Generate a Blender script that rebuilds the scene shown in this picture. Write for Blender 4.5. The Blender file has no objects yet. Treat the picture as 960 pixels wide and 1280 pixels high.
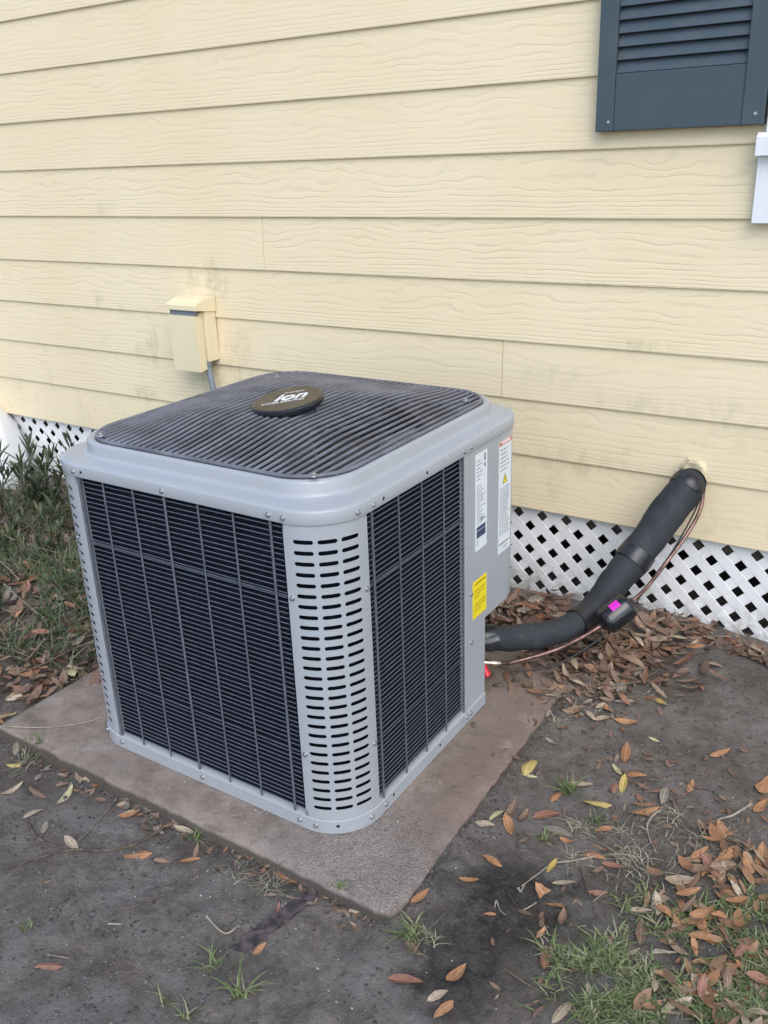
import bpy, bmesh, math, random
import numpy as np
from mathutils import Vector, Matrix, Euler, noise

random.seed(7)
RNG = np.random.default_rng(11)
S = bpy.context.scene
COL = S.collection
PI = math.pi
rad = math.radians

# ------------------------------------------------------------------ camera
CAM = Vector((0.7262, -2.5074, 1.0733))
CROT = Euler((1.19455, 0.03579, 0.57158), 'XYZ')
FPX = 1128.75                                   # focal length in pixels of the 960x1280 photograph
cam_d = bpy.data.cameras.new('camera')
cam_d.sensor_fit = 'VERTICAL'
cam_d.sensor_height = 24.0
cam_d.lens = 24.0 * FPX / 1280.0
cam_d.clip_start = 0.02
cam_d.clip_end = 500
cam = bpy.data.objects.new('camera', cam_d)
cam.location = CAM
cam.rotation_euler = CROT
COL.objects.link(cam)
S.camera = cam

# ------------------------------------------------------------------ light
SUN_EL, SUN_AZ = rad(46), rad(138)              # azimuth from +y (the wall's inside) clockwise: front right
world = bpy.data.worlds.new('World')
S.world = world
world.use_nodes = True
wn = world.node_tree
wn.nodes.clear()
sky = wn.nodes.new('ShaderNodeTexSky')
sky.sky_type = 'NISHITA'
sky.sun_disc = False
sky.sun_elevation = SUN_EL
sky.sun_rotation = SUN_AZ
sky.air_density = 1.0
sky.dust_density = 1.0
sky.ozone_density = 1.0
bg = wn.nodes.new('ShaderNodeBackground')
bg.inputs['Strength'].default_value = 0.15
wo = wn.nodes.new('ShaderNodeOutputWorld')
wn.links.new(sky.outputs[0], bg.inputs[0])
wn.links.new(bg.outputs[0], wo.inputs[0])
sun_d = bpy.data.lights.new('sun', 'SUN')
sun_d.energy = 1.15
sun_d.angle = rad(50)
sun_d.color = (1.0, 0.95, 0.87)
sun = bpy.data.objects.new('sun', sun_d)
sd = Vector((math.sin(SUN_AZ) * math.cos(SUN_EL), math.cos(SUN_AZ) * math.cos(SUN_EL), math.sin(SUN_EL)))
sun.rotation_euler = sd.to_track_quat('Z', 'Y').to_euler()
COL.objects.link(sun)
S.view_settings.view_transform = 'Standard'
S.view_settings.look = 'None'
S.view_settings.gamma = 1.0
S.view_settings.use_curve_mapping = False
S.view_settings.exposure = 0.85

# ------------------------------------------------------------------ node helper
class NT:
    def __init__(s, name):
        s.m = bpy.data.materials.new(name)
        s.m.use_nodes = True
        s.t = s.m.node_tree
        s.t.nodes.clear()
        s.out = s.t.nodes.new('ShaderNodeOutputMaterial')
        s.b = s.t.nodes.new('ShaderNodeBsdfPrincipled')
        s.t.links.new(s.b.outputs[0], s.out.inputs[0])
    def put(s, sock, v):
        if v is None: return
        if isinstance(v, bpy.types.NodeSocket): s.t.links.new(v, sock)
        elif isinstance(v, (tuple, list)):
            v = tuple(v)
            if len(sock.default_value) == 4 and len(v) == 3: v = v + (1,)
            sock.default_value = v
        else: sock.default_value = v
    def n(s, typ, **kw):
        nd = s.t.nodes.new(typ)
        for k, v in kw.items(): setattr(nd, k, v)
        return nd
    def coord(s, kind='Object'):
        if kind == 'Position': return s.n('ShaderNodeNewGeometry').outputs['Position']
        return s.n('ShaderNodeTexCoord').outputs[kind]
    def math(s, op, a, b=None, c=None, clamp=False):
        nd = s.n('ShaderNodeMath', operation=op, use_clamp=clamp)
        s.put(nd.inputs[0], a); s.put(nd.inputs[1], b); s.put(nd.inputs[2], c)
        return nd.outputs[0]
    def vmath(s, op, a, b=None):
        nd = s.n('ShaderNodeVectorMath', operation=op)
        s.put(nd.inputs[0], a); s.put(nd.inputs[1], b)
        return nd.outputs['Value'] if op in ('LENGTH', 'DISTANCE', 'DOT_PRODUCT') else nd.outputs[0]
    def sep(s, v):
        nd = s.n('ShaderNodeSeparateXYZ'); s.put(nd.inputs[0], v)
        return nd.outputs
    def comb(s, x, y, z):
        nd = s.n('ShaderNodeCombineXYZ')
        for i, v in enumerate((x, y, z)): s.put(nd.inputs[i], v)
        return nd.outputs[0]
    def noise(s, vec, scale=5, detail=4, rough=0.55, dist=0.0, col=False):
        nd = s.n('ShaderNodeTexNoise')
        s.put(nd.inputs['Vector'], vec); s.put(nd.inputs['Scale'], scale); s.put(nd.inputs['Detail'], detail)
        s.put(nd.inputs['Roughness'], rough); s.put(nd.inputs['Distortion'], dist)
        return nd.outputs['Color' if col else 'Fac']
    def vor(s, vec, scale=5, feature='F1', out='Distance'):
        nd = s.n('ShaderNodeTexVoronoi', feature=feature)
        s.put(nd.inputs['Vector'], vec); s.put(nd.inputs['Scale'], scale)
        return nd.outputs[out]
    def rng(s, v, a, b, c=0.0, d=1.0):
        nd = s.n('ShaderNodeMapRange', interpolation_type='SMOOTHSTEP')
        for i, x in enumerate((v, a, b, c, d)): s.put(nd.inputs[i], x)
        return nd.outputs[0]
    def mix(s, f, a, b):
        nd = s.n('ShaderNodeMix', data_type='RGBA')
        s.put(nd.inputs[0], f); s.put(nd.inputs[6], a); s.put(nd.inputs[7], b)
        return nd.outputs[2]
    def bump(s, h, strength=0.3, dist=0.002, nrm=None):
        nd = s.n('ShaderNodeBump')
        s.put(nd.inputs['Height'], h); nd.inputs['Strength'].default_value = strength
        nd.inputs['Distance'].default_value = dist
        s.put(nd.inputs['Normal'], nrm)
        return nd.outputs[0]
    def fin(s, base=None, rough=None, metal=None, nrm=None, spec=None, **kw):
        s.put(s.b.inputs['Base Color'], base); s.put(s.b.inputs['Roughness'], rough)
        s.put(s.b.inputs['Metallic'], metal); s.put(s.b.inputs['Normal'], nrm)
        s.put(s.b.inputs['Specular IOR Level'], spec)
        return s.m

def simple(name, col, rough=0.5, metal=0.0, var=0.08, scale=20, bump=0.0, bscale=200, spec=0.5, coat=0):
    n = NT(name)
    p = n.coord('Position')
    f = n.noise(p, scale, 5)
    c2 = tuple(max(0, c * (1 - 2 * var)) for c in col); c3 = tuple(min(1, c * (1 + var)) for c in col)
    c = n.mix(n.rng(f, .3, .7), c2, c3)
    r = n.rng(n.noise(p, scale * 1.7, 3), .3, .7, max(0, rough - .06), min(1, rough + .08))
    nr = n.bump(n.noise(p, bscale, 3), bump, .001) if bump else None
    if coat: n.b.inputs['Coat Weight'].default_value = coat; n.b.inputs['Coat Roughness'].default_value = .1
    return n.fin(c, r, metal, nr, spec)

# ------------------------------------------------------------------ mesh helpers
def newmesh(name, vs, fs, smooth=None):
    me = bpy.data.meshes.new(name)
    me.from_pydata([tuple(v) for v in vs], [], fs)
    me.validate()
    if smooth is not None:
        me.polygons.foreach_set('use_smooth', [True] * len(me.polygons))
        if smooth < 180: me.set_sharp_from_angle(angle=rad(smooth))
    me.update()
    return me

def wloc(o):
    p = Vector((0, 0, 0))
    while o is not None:
        p += o.location; o = o.parent
    return p

def part(name, vs, fs, mat, parent=None, smooth=None, kind=None, label=None):
    """mesh given in world coordinates; its origin goes to its own centre"""
    A = np.asarray(vs, float)
    c = (A.min(0) + A.max(0)) / 2
    me = newmesh(name, A - c, fs, smooth)
    me.materials.append(mat)
    o = bpy.data.objects.new(name, me)
    COL.objects.link(o)
    if parent is not None:
        o.parent = parent
        o.location = Vector(c) - wloc(parent)
    else: o.location = c
    if kind: o['kind'] = kind
    if label: o['label'] = label
    return o

def inst(name, me, loc, rot=None, parent=None, scale=None):
    o = bpy.data.objects.new(name, me)
    COL.objects.link(o)
    if parent is not None:
        o.parent = parent; o.location = Vector(loc) - wloc(parent)
    else: o.location = loc
    if rot is not None: o.rotation_euler = rot
    if scale is not None: o.scale = (scale,) * 3 if isinstance(scale, (int, float)) else scale
    return o

def tag(o, label, cat, group=None):
    o['label'] = label; o['category'] = cat
    if group: o['group'] = group
    return o

def thing(name, loc, label, cat, group=None):
    o = bpy.data.objects.new(name, None)
    o.empty_display_size = .05
    o.location = loc
    COL.objects.link(o)
    return tag(o, label, cat, group)

class MB:
    def __init__(s): s.v = []; s.f = []
    def add(s, vs, fs):
        b = len(s.v); s.v += [tuple(v) for v in vs]; s.f += [tuple(i + b for i in f) for f in fs]
        return s
    def box(s, x0, x1, y0, y1, z0, z1, bev=0.0):
        if not bev:
            return s.add([(x, y, z) for z in (z0, z1) for y in (y0, y1) for x in (x0, x1)],
                         [(0, 2, 3, 1), (4, 5, 7, 6), (0, 1, 5, 4), (2, 6, 7, 3), (0, 4, 6, 2), (1, 3, 7, 5)])
        bm = bmesh.new()
        bmesh.ops.create_cube(bm, size=1)
        for v in bm.verts: v.co = ((x0 + x1) / 2 + v.co.x * (x1 - x0), (y0 + y1) / 2 + v.co.y * (y1 - y0), (z0 + z1) / 2 + v.co.z * (z1 - z0))
        bmesh.ops.bevel(bm, geom=bm.edges[:], offset=bev, segments=2, affect='EDGES', profile=.6)
        bm.verts.index_update()
        s.add([v.co[:] for v in bm.verts], [tuple(v.index for v in f.verts) for f in bm.faces])
        bm.free()
        return s
    def prism(s, poly, z0, z1, axis=2):
        n = len(poly)
        def P(a, b, c):
            return (a, b, c) if axis == 2 else ((a, c, b) if axis == 1 else (c, a, b))
        vs = [P(a, b, z0) for a, b in poly] + [P(a, b, z1) for a, b in poly]
        return s.add(vs, [tuple(reversed(range(n))), tuple(range(n, 2 * n))] + [(i, (i + 1) % n, n + (i + 1) % n, n + i) for i in range(n)])
    def tube(s, pts, r, n=8, caps=True, closed=False):
        P = [Vector(p) for p in pts]; m = len(P)
        R = list(r) if hasattr(r, '__len__') else [r] * m
        up = None; vs = []
        for i in range(m):
            if closed: t = P[(i + 1) % m] - P[i - 1]
            else: t = P[min(i + 1, m - 1)] - P[max(i - 1, 0)]
            t.normalize()
            if up is None:
                up = Vector((0, 0, 1)) if abs(t.z) < .9 else Vector((1, 0, 0))
            up = (up - t * up.dot(t)).normalized()
            sd = t.cross(up)
            for k in range(n):
                a = 2 * PI * k / n
                vs.append(P[i] + (up * math.cos(a) + sd * math.sin(a)) * R[i])
        fs = []
        for i in range(m if closed else m - 1):
            j = (i + 1) % m
            for k in range(n):
                fs.append((i * n + k, i * n + (k + 1) % n, j * n + (k + 1) % n, j * n + k))
        if caps and not closed:
            fs.append(tuple(reversed(range(n)))); fs.append(tuple(range((m - 1) * n, m * n)))
        return s.add(vs, fs)
    def rings(s, loops, cap0=False, cap1=False):
        n = len(loops[0]); vs = [p for l in loops for p in l]; fs = []
        for i in range(len(loops) - 1):
            for k in range(n):
                fs.append((i * n + k, i * n + (k + 1) % n, (i + 1) * n + (k + 1) % n, (i + 1) * n + k))
        if cap0: fs.append(tuple(reversed(range(n))))
        if cap1: fs.append(tuple(range((len(loops) - 1) * n, len(loops) * n)))
        return s.add(vs, fs)
    def lathe(s, prof, M=None, n=16):
        M = M or Matrix()
        loops = [[M @ Vector((r * math.cos(2 * PI * k / n), r * math.sin(2 * PI * k / n), z)) for k in range(n)] for r, z in prof]
        return s.rings(loops, True, True)
    def build(s, name, mat, parent=None, smooth=None, **kw): return part(name, s.v, s.f, mat, parent, smooth, **kw)

def spline(pts, n=8):
    P = [Vector(p) for p in pts]; out = []
    for i in range(len(P) - 1):
        a = P[i - 1] if i else P[0] * 2 - P[1]; b = P[i]; c = P[i + 1]
        d = P[i + 2] if i + 2 < len(P) else P[-1] * 2 - P[-2]
        for k in range(n):
            t = k / n
            out.append(0.5 * ((2 * b) + (c - a) * t + (2 * a - 5 * b + 4 * c - d) * t * t + (3 * b - a - 3 * c + d) * t ** 3))
    out.append(P[-1])
    return out

def rrect(x0, x1, y0, y1, r, n=8):
    out = []
    for cx, cy, a0 in ((x1 - r, y0 + r, -90), (x1 - r, y1 - r, 0), (x0 + r, y1 - r, 90), (x0 + r, y0 + r, 180)):
        for k in range(n + 1):
            a = rad(a0 + 90 * k / n)
            out.append((cx + r * math.cos(a), cy + r * math.sin(a)))
    return out

def strip(path, tin, tout, z0, z1):
    """a thick sheet standing on an open plan path (outside is to the right of the walk when walked clockwise...)"""
    P = [Vector((a, b)) for a, b in path]; I = []; O = []
    for i in range(len(P)):
        t = (P[min(i + 1, len(P) - 1)] - P[max(i - 1, 0)]).normalized()
        nrm = Vector((t.y, -t.x))
        I.append(P[i] + nrm * tin); O.append(P[i] + nrm * tout)
    n = len(P); vs = []
    for L, z in ((O, z0), (O, z1), (I, z1), (I, z0)): vs += [(p.x, p.y, z) for p in L]
    fs = []
    for q in range(4):
        a, b = q * n, ((q + 1) % 4) * n
        for i in range(n - 1): fs.append((a + i, a + i + 1, b + i + 1, b + i))
    fs.append((0, n, 2 * n, 3 * n)); fs.append((n - 1, 4 * n - 1, 3 * n - 1, 2 * n - 1))
    return vs, fs

_txt = {}
def text_mesh(body, size, shear=0.0, bold=0.0, spacing=1.0):
    c = bpy.data.curves.new('t', 'FONT')
    c.body = body; c.size = size; c.shear = shear; c.offset = bold; c.space_character = spacing
    c.align_x = 'CENTER'; c.align_y = 'CENTER'
    c.extrude = 0.0004
    o = bpy.data.objects.new('t', c)
    COL.objects.link(o)
    dg = bpy.context.evaluated_depsgraph_get()
    me = bpy.data.meshes.new_from_object(o.evaluated_get(dg))
    bpy.data.objects.remove(o)
    return me

# ------------------------------------------------------------------ ground shape
PADZ = -0.2765
PX0, PX1, PY0, PY1 = -1.24, -0.02, -1.412, -0.40
def sst(a, b, x):
    t = min(1, max(0, (x - a) / (b - a))); return t * t * (3 - 2 * t)
def gh(x, y):
    z = -0.312
    z += (0.026 + .008 * math.exp(-((x + .01) / .05) ** 2)) * sst(-0.10, 0.0, x) * (1 - .55 * sst(.15, .9, x)) * sst(-1.75, -1.2, y)
    z += 0.026 * sst(-1.15, -1.40, x) * sst(-1.42, -1.2, y)
    z -= 0.012 * sst(-1.6, -2.4, y)
    z += 0.060 * math.exp(-((x + .18) / .32) ** 2 - ((y + .13) / .13) ** 2)
    z += 0.030 * math.exp(-((x - .06) / .12) ** 2 - ((y + .36) / .13) ** 2)
    z += 0.040 * math.exp(-((x + 1.75) / .35) ** 2 - ((y + .75) / .4) ** 2)
    d = max(abs(x) - 5, abs(y) - 5, 0)
    if d < 1:
        f = 1 - d
        z += f * (0.012 * noise.noise((x * 2.1, y * 2.1, 3.3)) + 0.009 * noise.noise((x * 7, y * 7, 1.7)) + 0.0050 * noise.noise((x * 22, y * 22, 9.1)))
        k = noise.noise((x * 44, y * 44, 5.5))
        z += f * 0.0045 * max(0, k) * (1 + noise.noise((x * 3, y * 3, 20)))
        if -1.35 < x < .08 and y > -1.55:            # under and beside the pad never above its top
            z = min(z, PADZ - .0035) if (PX0 + .02 < x < PX1 - .005 and y > PY0 + .005 and y < PY1) else z
    return z

def ray(u, v):
    d = Vector(((u - 480) / FPX, -(v - 640) / FPX, -1))
    d.rotate(CROT); return d
def onplane(u, v, ax, val):
    d = ray(u, v); return CAM + d * ((val - CAM[ax]) / d[ax])
def G(u, v):
    """point of the ground (or the pad) that the photograph shows at pixel u, v"""
    z = -.3
    for _ in range(5):
        p = onplane(u, v, 2, z); z = gh(p.x, p.y)
    q = onplane(u, v, 2, PADZ)
    if PX0 < q.x < PX1 and PY0 < q.y < PY1: return Vector((q.x, q.y, PADZ))
    return Vector((p.x, p.y, z))
def surf(x, y):
    return PADZ if (PX0 < x < PX1 and PY0 < y < PY1) else gh(x, y)

# ------------------------------------------------------------------ materials
def mat_siding():
    n = NT('cream_fibre_cement')
    P = n.coord('Position'); O = n.coord('Object')
    rnd = n.n('ShaderNodeObjectInfo').outputs['Random']
    o = n.sep(O)
    x = n.math('ADD', o[0], n.math('MULTIPLY', rnd, 37.0))
    h = n.math('DIVIDE', n.math('ADD', o[2], 0.104), 0.178)
    hc = n.math('MAXIMUM', h, 0.0)
    ph = n.math('MULTIPLY', n.math('LOGARITHM', n.math('ADD', n.math('MULTIPLY', hc, 4.0), 1.0), 2.71828), 6.0)
    w1 = n.noise(n.comb(n.math('MULTIPLY', x, 3.2), n.math('MULTIPLY', rnd, 9), n.math('MULTIPLY', h, 1.3)), 1.0, 2, .5)
    w2 = n.noise(n.comb(n.math('MULTIPLY', x, 13), 3.0, n.math('MULTIPLY', h, 4.5)), 1.0, 2, .5)
    amp = n.math('ADD', n.math('MULTIPLY', hc, 5.5), 0.8)
    d = n.math('MULTIPLY', n.math('SUBTRACT', w1, .5), amp)
    d2 = n.math('MULTIPLY', n.math('SUBTRACT', w2, .5), n.math('ADD', n.math('MULTIPLY', hc, 1.2), .35))
    t = n.math('ADD', n.math('ADD', ph, d), d2)
    sn = n.math('SINE', n.math('MULTIPLY', t, 2 * PI))
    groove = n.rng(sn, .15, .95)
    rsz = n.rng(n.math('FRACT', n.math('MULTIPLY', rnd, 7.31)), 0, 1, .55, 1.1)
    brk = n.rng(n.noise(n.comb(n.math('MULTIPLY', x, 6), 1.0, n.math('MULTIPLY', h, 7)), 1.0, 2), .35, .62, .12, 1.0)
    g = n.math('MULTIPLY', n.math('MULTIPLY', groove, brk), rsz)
    fine = n.noise(n.comb(n.math('MULTIPLY', x, 40), n.math('MULTIPLY', o[1], 40), n.math('MULTIPLY', o[2], 420)), 1.0, 3, .6)
    hh = n.math('SUBTRACT', n.math('MULTIPLY', fine, .22), g)
    nr = n.bump(hh, .56, .0010)
    big = n.noise(P, 1.3, 3)
    col = n.mix(n.rng(big, .3, .7), (.765, .642, .428), (.80, .680, .466))
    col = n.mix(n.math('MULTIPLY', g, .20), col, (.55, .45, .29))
    # mildew and splash stains with shapes of their own
    ms = None
    nz = n.noise(n.vmath('MULTIPLY', P, (1, 1, .45)), 26, 5, .7)
    for (u, v, rx, rz, a) in STAINS:
        c = onplane(u, v, 1, 0)
        l = n.vmath('LENGTH', n.vmath('MULTIPLY', n.vmath('SUBTRACT', P, tuple(c)), (1 / rx, 0, 1 / rz)))
        f = n.math('MULTIPLY', n.rng(l, 1.0, .1), a)
        ms = f if ms is None else n.math('MAXIMUM', ms, f)
    ms = n.math('MULTIPLY', ms, n.rng(nz, .36, .68), clamp=True)
    col = n.mix(ms, col, (.33, .32, .17))
    # dirt speckle, a little heavier along the lower courses
    pz = n.sep(P)[2]
    low = n.rng(pz, .75, .0, .04, .32)
    sp = n.rng(n.noise(P, 9, 6, .72), .52, .74)
    col = n.mix(n.math('MULTIPLY', sp, low), col, (.42, .36, .20))
    dots = n.rng(n.vor(P, 34), .05, .028)
    col = n.mix(n.math('MULTIPLY', dots, n.rng(n.noise(P, 4, 2), .56, .66, 0, .5)), col, (.30, .26, .15))
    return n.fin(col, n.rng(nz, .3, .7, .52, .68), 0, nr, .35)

STAINS = [(268, 352, .075, .12, .75), (240, 350, .05, .10, .4), (124, 376, .035, .06, .7), (155, 390, .06, .05, .35),
          (190, 432, .05, .11, .75), (178, 440, .09, .06, .35), (182, 492, .09, .05, .6), (300, 450, .10, .16, .45),
          (262, 480, .10, .10, .4), (130, 262, .10, .05, .25), (800, 432, .14, .03, .4), (790, 505, .22, .05, .3),
          (690, 470, .16, .05, .3), (740, 356, .06, .02, .5), (900, 520, .25, .08, .3), (730, 580, .3, .08, .35)]

def mat_dirt():
    n = NT('packed_grey_soil')
    P = n.coord('Position')
    m0 = n.noise(P, 26, 7, .78, .5)
    a = n.noise(P, 2.3, 6, .6); b = n.noise(P, 17, 6, .68); c = n.noise(P, 90, 4, .65); v = n.vor(P, 150)
    col = n.mix(n.rng(a, .32, .68), (.262, .226, .196), (.345, .303, .266))
    col = n.mix(n.rng(b, .40, .70, 0, .7), col, (.130, .112, .098))
    col = n.mix(n.rng(c, .55, .75, 0, .55), col, (.20, .185, .17))
    rd = n.rng(n.noise(n.vmath('ADD', P, (7, 3, 0)), 3.4, 5, .6), .52, .72, 0, .6)
    col = n.mix(rd, col, (.185, .130, .098))
    # black charred/oily patch right of the slab browner leaf mould under the litter, and mossy dirt with painted-in shade along the lattice foot
    for (u, w, rx, ry, rot, amt, cc) in ((650, 1128, .12, .10, .3, .96, (.016, .016, .021)), (585, 1195, .13, .09, 1.0, .85, (.024, .024, .028)), (560, 1245, .12, .06, .9, .7, (.040, .039, .040)), (580, 1100, .10, .06, .3, .75, (.040, .038, .038)), (700, 1112, .035, .028, .2, 1.0, (.012, .012, .020)),
                                   (720, 820, .34, .17, -.1, .85, (.115, .078, .054)), (60, 780, .55, .62, 0, .9, (.095, .072, .048)), (60, 960, .26, .12, .1, .6, (.110, .088, .066)),
                                   (300, 1070, .30, .05, .03, .7, (.10, .084, .066)), (900, 830, .35, .07, -.2, .5, (.10, .094, .078)), (860, 1200, .32, .3, 0, .65, (.095, .084, .062))):
        q = G(u, w)
        e = n.vmath('SUBTRACT', P, (q.x, q.y, 0))
        e = n.vmath('ADD', e, n.vmath('MULTIPLY', n.vmath('SUBTRACT', n.noise(P, 9, 6, .66, col=True), (.5, .5, .5)), (.20, .20, 0)))
        s_ = n.sep(e)
        cr, sr = math.cos(rot), math.sin(rot)
        ex = n.math('ADD', n.math('MULTIPLY', s_[0], cr / rx), n.math('MULTIPLY', s_[1], sr / rx))
        ey = n.math('ADD', n.math('MULTIPLY', s_[0], -sr / ry), n.math('MULTIPLY', s_[1], cr / ry))
        l = n.math('SQRT', n.math('ADD', n.math('MULTIPLY', ex, ex), n.math('MULTIPLY', ey, ey)))
        f = n.math('MULTIPLY', n.rng(l, 1.45, .6), amt)
        f = n.math('MULTIPLY', f, n.rng(m0, .36, .62, 1.0, .74))
        col = n.mix(f, col, cc)
    m1 = n.noise(n.vmath('ADD', P, (5, 2, 1)), 30, 7, .78, .6)
    col = n.mix(n.rng(m1, .44, .60, 0, .55), col, (.140, .120, .104))
    col = n.mix(n.rng(n.noise(n.vmath('ADD', P, (1, 8, 3)), 5.5, 6, .7), .46, .66, 0, .75), col, (.315, .286, .262))
    fl = n.rng(n.noise(P, 230, 3, .7), .58, .70, 0, .6)
    col = n.mix(fl, col, (.26, .25, .24))
    dk = n.rng(n.noise(n.vmath('ADD', P, (3, 1, 2)), 60, 7, .8), .54, .66, 0, .65)
    col = n.mix(dk, col, (.050, .045, .042))
    h = n.math('ADD', n.math('MULTIPLY', c, .6), n.math('ADD', n.math('MULTIPLY', b, 1.2), n.math('ADD', n.math('MULTIPLY', n.noise(P, 240, 4, .75), .9), n.math('MULTIPLY', m1, 1.2))))
    return n.fin(col, n.rng(b, .3, .7, .78, .95), 0, n.bump(h, 1.0, .0115), .12)

def mat_concrete():
    n = NT('stained_old_concrete')
    P = n.coord('Position')
    a = n.noise(P, 2.6, 5, .6); b = n.noise(P, 14, 6, .65); c = n.noise(P, 120, 4, .7); v = n.vor(P, 330); vc = n.vor(P, 330, out='Color')
    col = n.mix(n.rng(a, .35, .65), (.240, .192, .160), (.305, .248, .210))
    col = n.mix(n.rng(b, .42, .68, 0, .8), col, (.185, .148, .124))
    # worn front corner: exposed aggregate; rust-red stain along the right side
    q = G(470, 1075); e = n.vmath('MULTIPLY', n.vmath('SUBTRACT', P, tuple(q)), (1 / .26, 1 / .22, 0))
    ag = n.rng(n.math('ADD', n.vmath('LENGTH', e), n.math('MULTIPLY', n.math('SUBTRACT', b, .5), 1.1)), 1.1, .35)
    agc = n.mix(n.rng(n.sep(vc)[0], .1, .9), (.19, .165, .155), (.44, .40, .375))
    col = n.mix(n.math('MULTIPLY', ag, .5), col, agc)
    q2 = G(620, 950); e2 = n.vmath('MULTIPLY', n.vmath('SUBTRACT', P, tuple(q2)), (1 / .12, 1 / .5, 0))
    rs = n.math('MULTIPLY', n.rng(n.math('ADD', n.vmath('LENGTH', e2), n.math('MULTIPLY', n.math('SUBTRACT', b, .5), 2.2)), 1.1, .3), .5)
    col = n.mix(rs, col, (.205, .132, .100))
    dk = n.rng(n.noise(n.vmath('ADD', P, (2, 9, 4)), 5, 6, .7), .55, .70, 0, .6)
    col = n.mix(dk, col, (.115, .092, .078))
    mm = n.noise(n.vmath('ADD', P, (4, 4, 1)), 38, 7, .8, .4)
    col = n.mix(n.rng(mm, .50, .66, 0, .55), col, (.150, .118, .098))
    lt = n.rng(n.noise(n.vmath('ADD', P, (9, 1, 6)), 7, 6, .72), .54, .70, 0, .5)
    col = n.mix(lt, col, (.38, .345, .315))
    col = n.mix(n.rng(c, .58, .74, 0, .6), col, (.40, .37, .35))
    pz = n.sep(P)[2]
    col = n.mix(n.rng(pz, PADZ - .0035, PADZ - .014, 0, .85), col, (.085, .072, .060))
    h = n.math('ADD', n.math('MULTIPLY', c, .7), n.math('MULTIPLY', n.math('MULTIPLY', v, ag), 1.4))
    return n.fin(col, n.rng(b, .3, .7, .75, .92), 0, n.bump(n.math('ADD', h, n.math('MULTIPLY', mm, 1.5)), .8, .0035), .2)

def mat_paint(name, col, rough=.42, dirt=.10):
    n = NT(name)
    P = n.coord('Position')
    b = n.noise(P, 3.0, 2, .5); f = n.noise(P, 420, 2, .5)
    c = n.mix(n.rng(b, .35, .7, 0, dirt), col, tuple(x * .75 for x in col))
    sp = n.rng(n.noise(n.vmath('MULTIPLY', P, (1, 1, .25)), 7, 3, .5), .35, .9, 0, .12)
    c = n.mix(sp, c, (.26, .23, .19))
    r = n.rng(n.noise(P, 6, 4), .3, .7, rough - .05, rough + .08)
    return n.fin(c, r, 0, n.bump(f, .08, .0006), .5)

def mat_coil():
    n = NT('dark_coil_fins')
    O = n.coord('Position'); s_ = n.sep(O)
    w = n.math('SINE', n.math('MULTIPLY', n.math('ADD', s_[0], s_[1]), 2 * PI / .0045))
    col = n.mix(n.rng(n.noise(O, 30, 4), .3, .7), (.005, .007, .014), (.008, .011, .021))
    return n.fin(col, .75, .0, n.bump(w, .5, .001), .12)

def mat_leaf(name, c1, c2):
    n = NT(name)
    O = n.coord('Object'); P = n.coord('Position')
    rnd = n.n('ShaderNodeObjectInfo').outputs['Random']
    s_ = n.sep(O)
    col = n.mix(rnd, c1, c2)
    ay = n.math('ABSOLUTE', s_[1])
    mid = n.rng(ay, .016, .004, 0, .55)
    sp = n.rng(n.noise(P, 140, 4, .65), .46, .66, 0, .6)
    col = n.mix(sp, col, tuple(x * .5 for x in c1))
    col = n.mix(mid, col, tuple(min(1, x * 1.7 + .03) for x in c2))
    vein = n.math('SINE', n.math('MULTIPLY', n.math('SUBTRACT', s_[0], n.math('MULTIPLY', ay, .9)), 95))
    return n.fin(col, .55, 0, n.bump(vein, .25, .001), .35)

def mat_stuffleaf(name, cols):
    n = NT(name)
    P = n.coord('Position')
    isl = n.n('ShaderNodeNewGeometry').outputs['Random Per Island']
    ramp = n.n('ShaderNodeValToRGB')
    ramp.color_ramp.interpolation = 'CONSTANT'
    el = ramp.color_ramp.elements
    while len(el) < len(cols): el.new(.5)
    for i, c in enumerate(cols):
        el[i].position = i / len(cols); el[i].color = (*c, 1)
    n.put(ramp.inputs[0], isl)
    sp = n.rng(n.noise(P, 110, 4, .65), .42, .68, 0, .5)
    col = n.mix(sp, ramp.outputs[0], tuple(x * .45 for x in cols[0]))
    return n.fin(col, .6, 0, None, .3)

def mat_foam():
    n = NT('black_pipe_insulation')
    P = n.coord('Position')
    a = n.noise(P, 7, 5, .6); f = n.noise(P, 160, 3)
    col = n.mix(n.rng(a, .3, .7), (.019, .023, .028), (.032, .037, .043))
    dust = n.rng(n.noise(P, 30, 5, .7), .5, .75, 0, .3)
    col = n.mix(dust, col, (.09, .09, .09))
    h = n.math('ADD', n.math('MULTIPLY', a, 2.2), f)
    return n.fin(col, .72, 0, n.bump(h, .35, .003), .4)

def mat_lattice():
    n = NT('white_plastic_lattice')
    P = n.coord('Position')
    col = n.mix(n.rng(n.noise(P, 5, 5, .6), .35, .7), (.84, .84, .835), (.75, .75, .745))
    low = n.rng(n.sep(P)[2], -.14, -.33, 0.0, .85)
    sp = n.rng(n.noise(P, 20, 7, .76), .40, .62)
    col = n.mix(n.math('MULTIPLY', low, sp), col, (.30, .285, .22))
    st = n.rng(n.noise(n.vmath('MULTIPLY', P, (1, 1, .35)), 34, 5, .7), .60, .76, 0, .45)
    col = n.mix(st, col, (.34, .33, .29))
    return n.fin(col, .5, 0, n.bump(n.noise(P, 60, 3), .12, .001), .4)

def mat_slate(name, col):
    n = NT(name)
    P = n.coord('Position')
    b = n.noise(P, 9, 6, .7)
    c = n.mix(n.rng(b, .42, .72, 0, .10), col, (.20, .215, .22))
    g = n.noise(n.vmath('MULTIPLY', P, (9, 9, 130)), 1.0, 4)
    return n.fin(c, .5, 0, n.bump(g, .15, .0012), .4)

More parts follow.
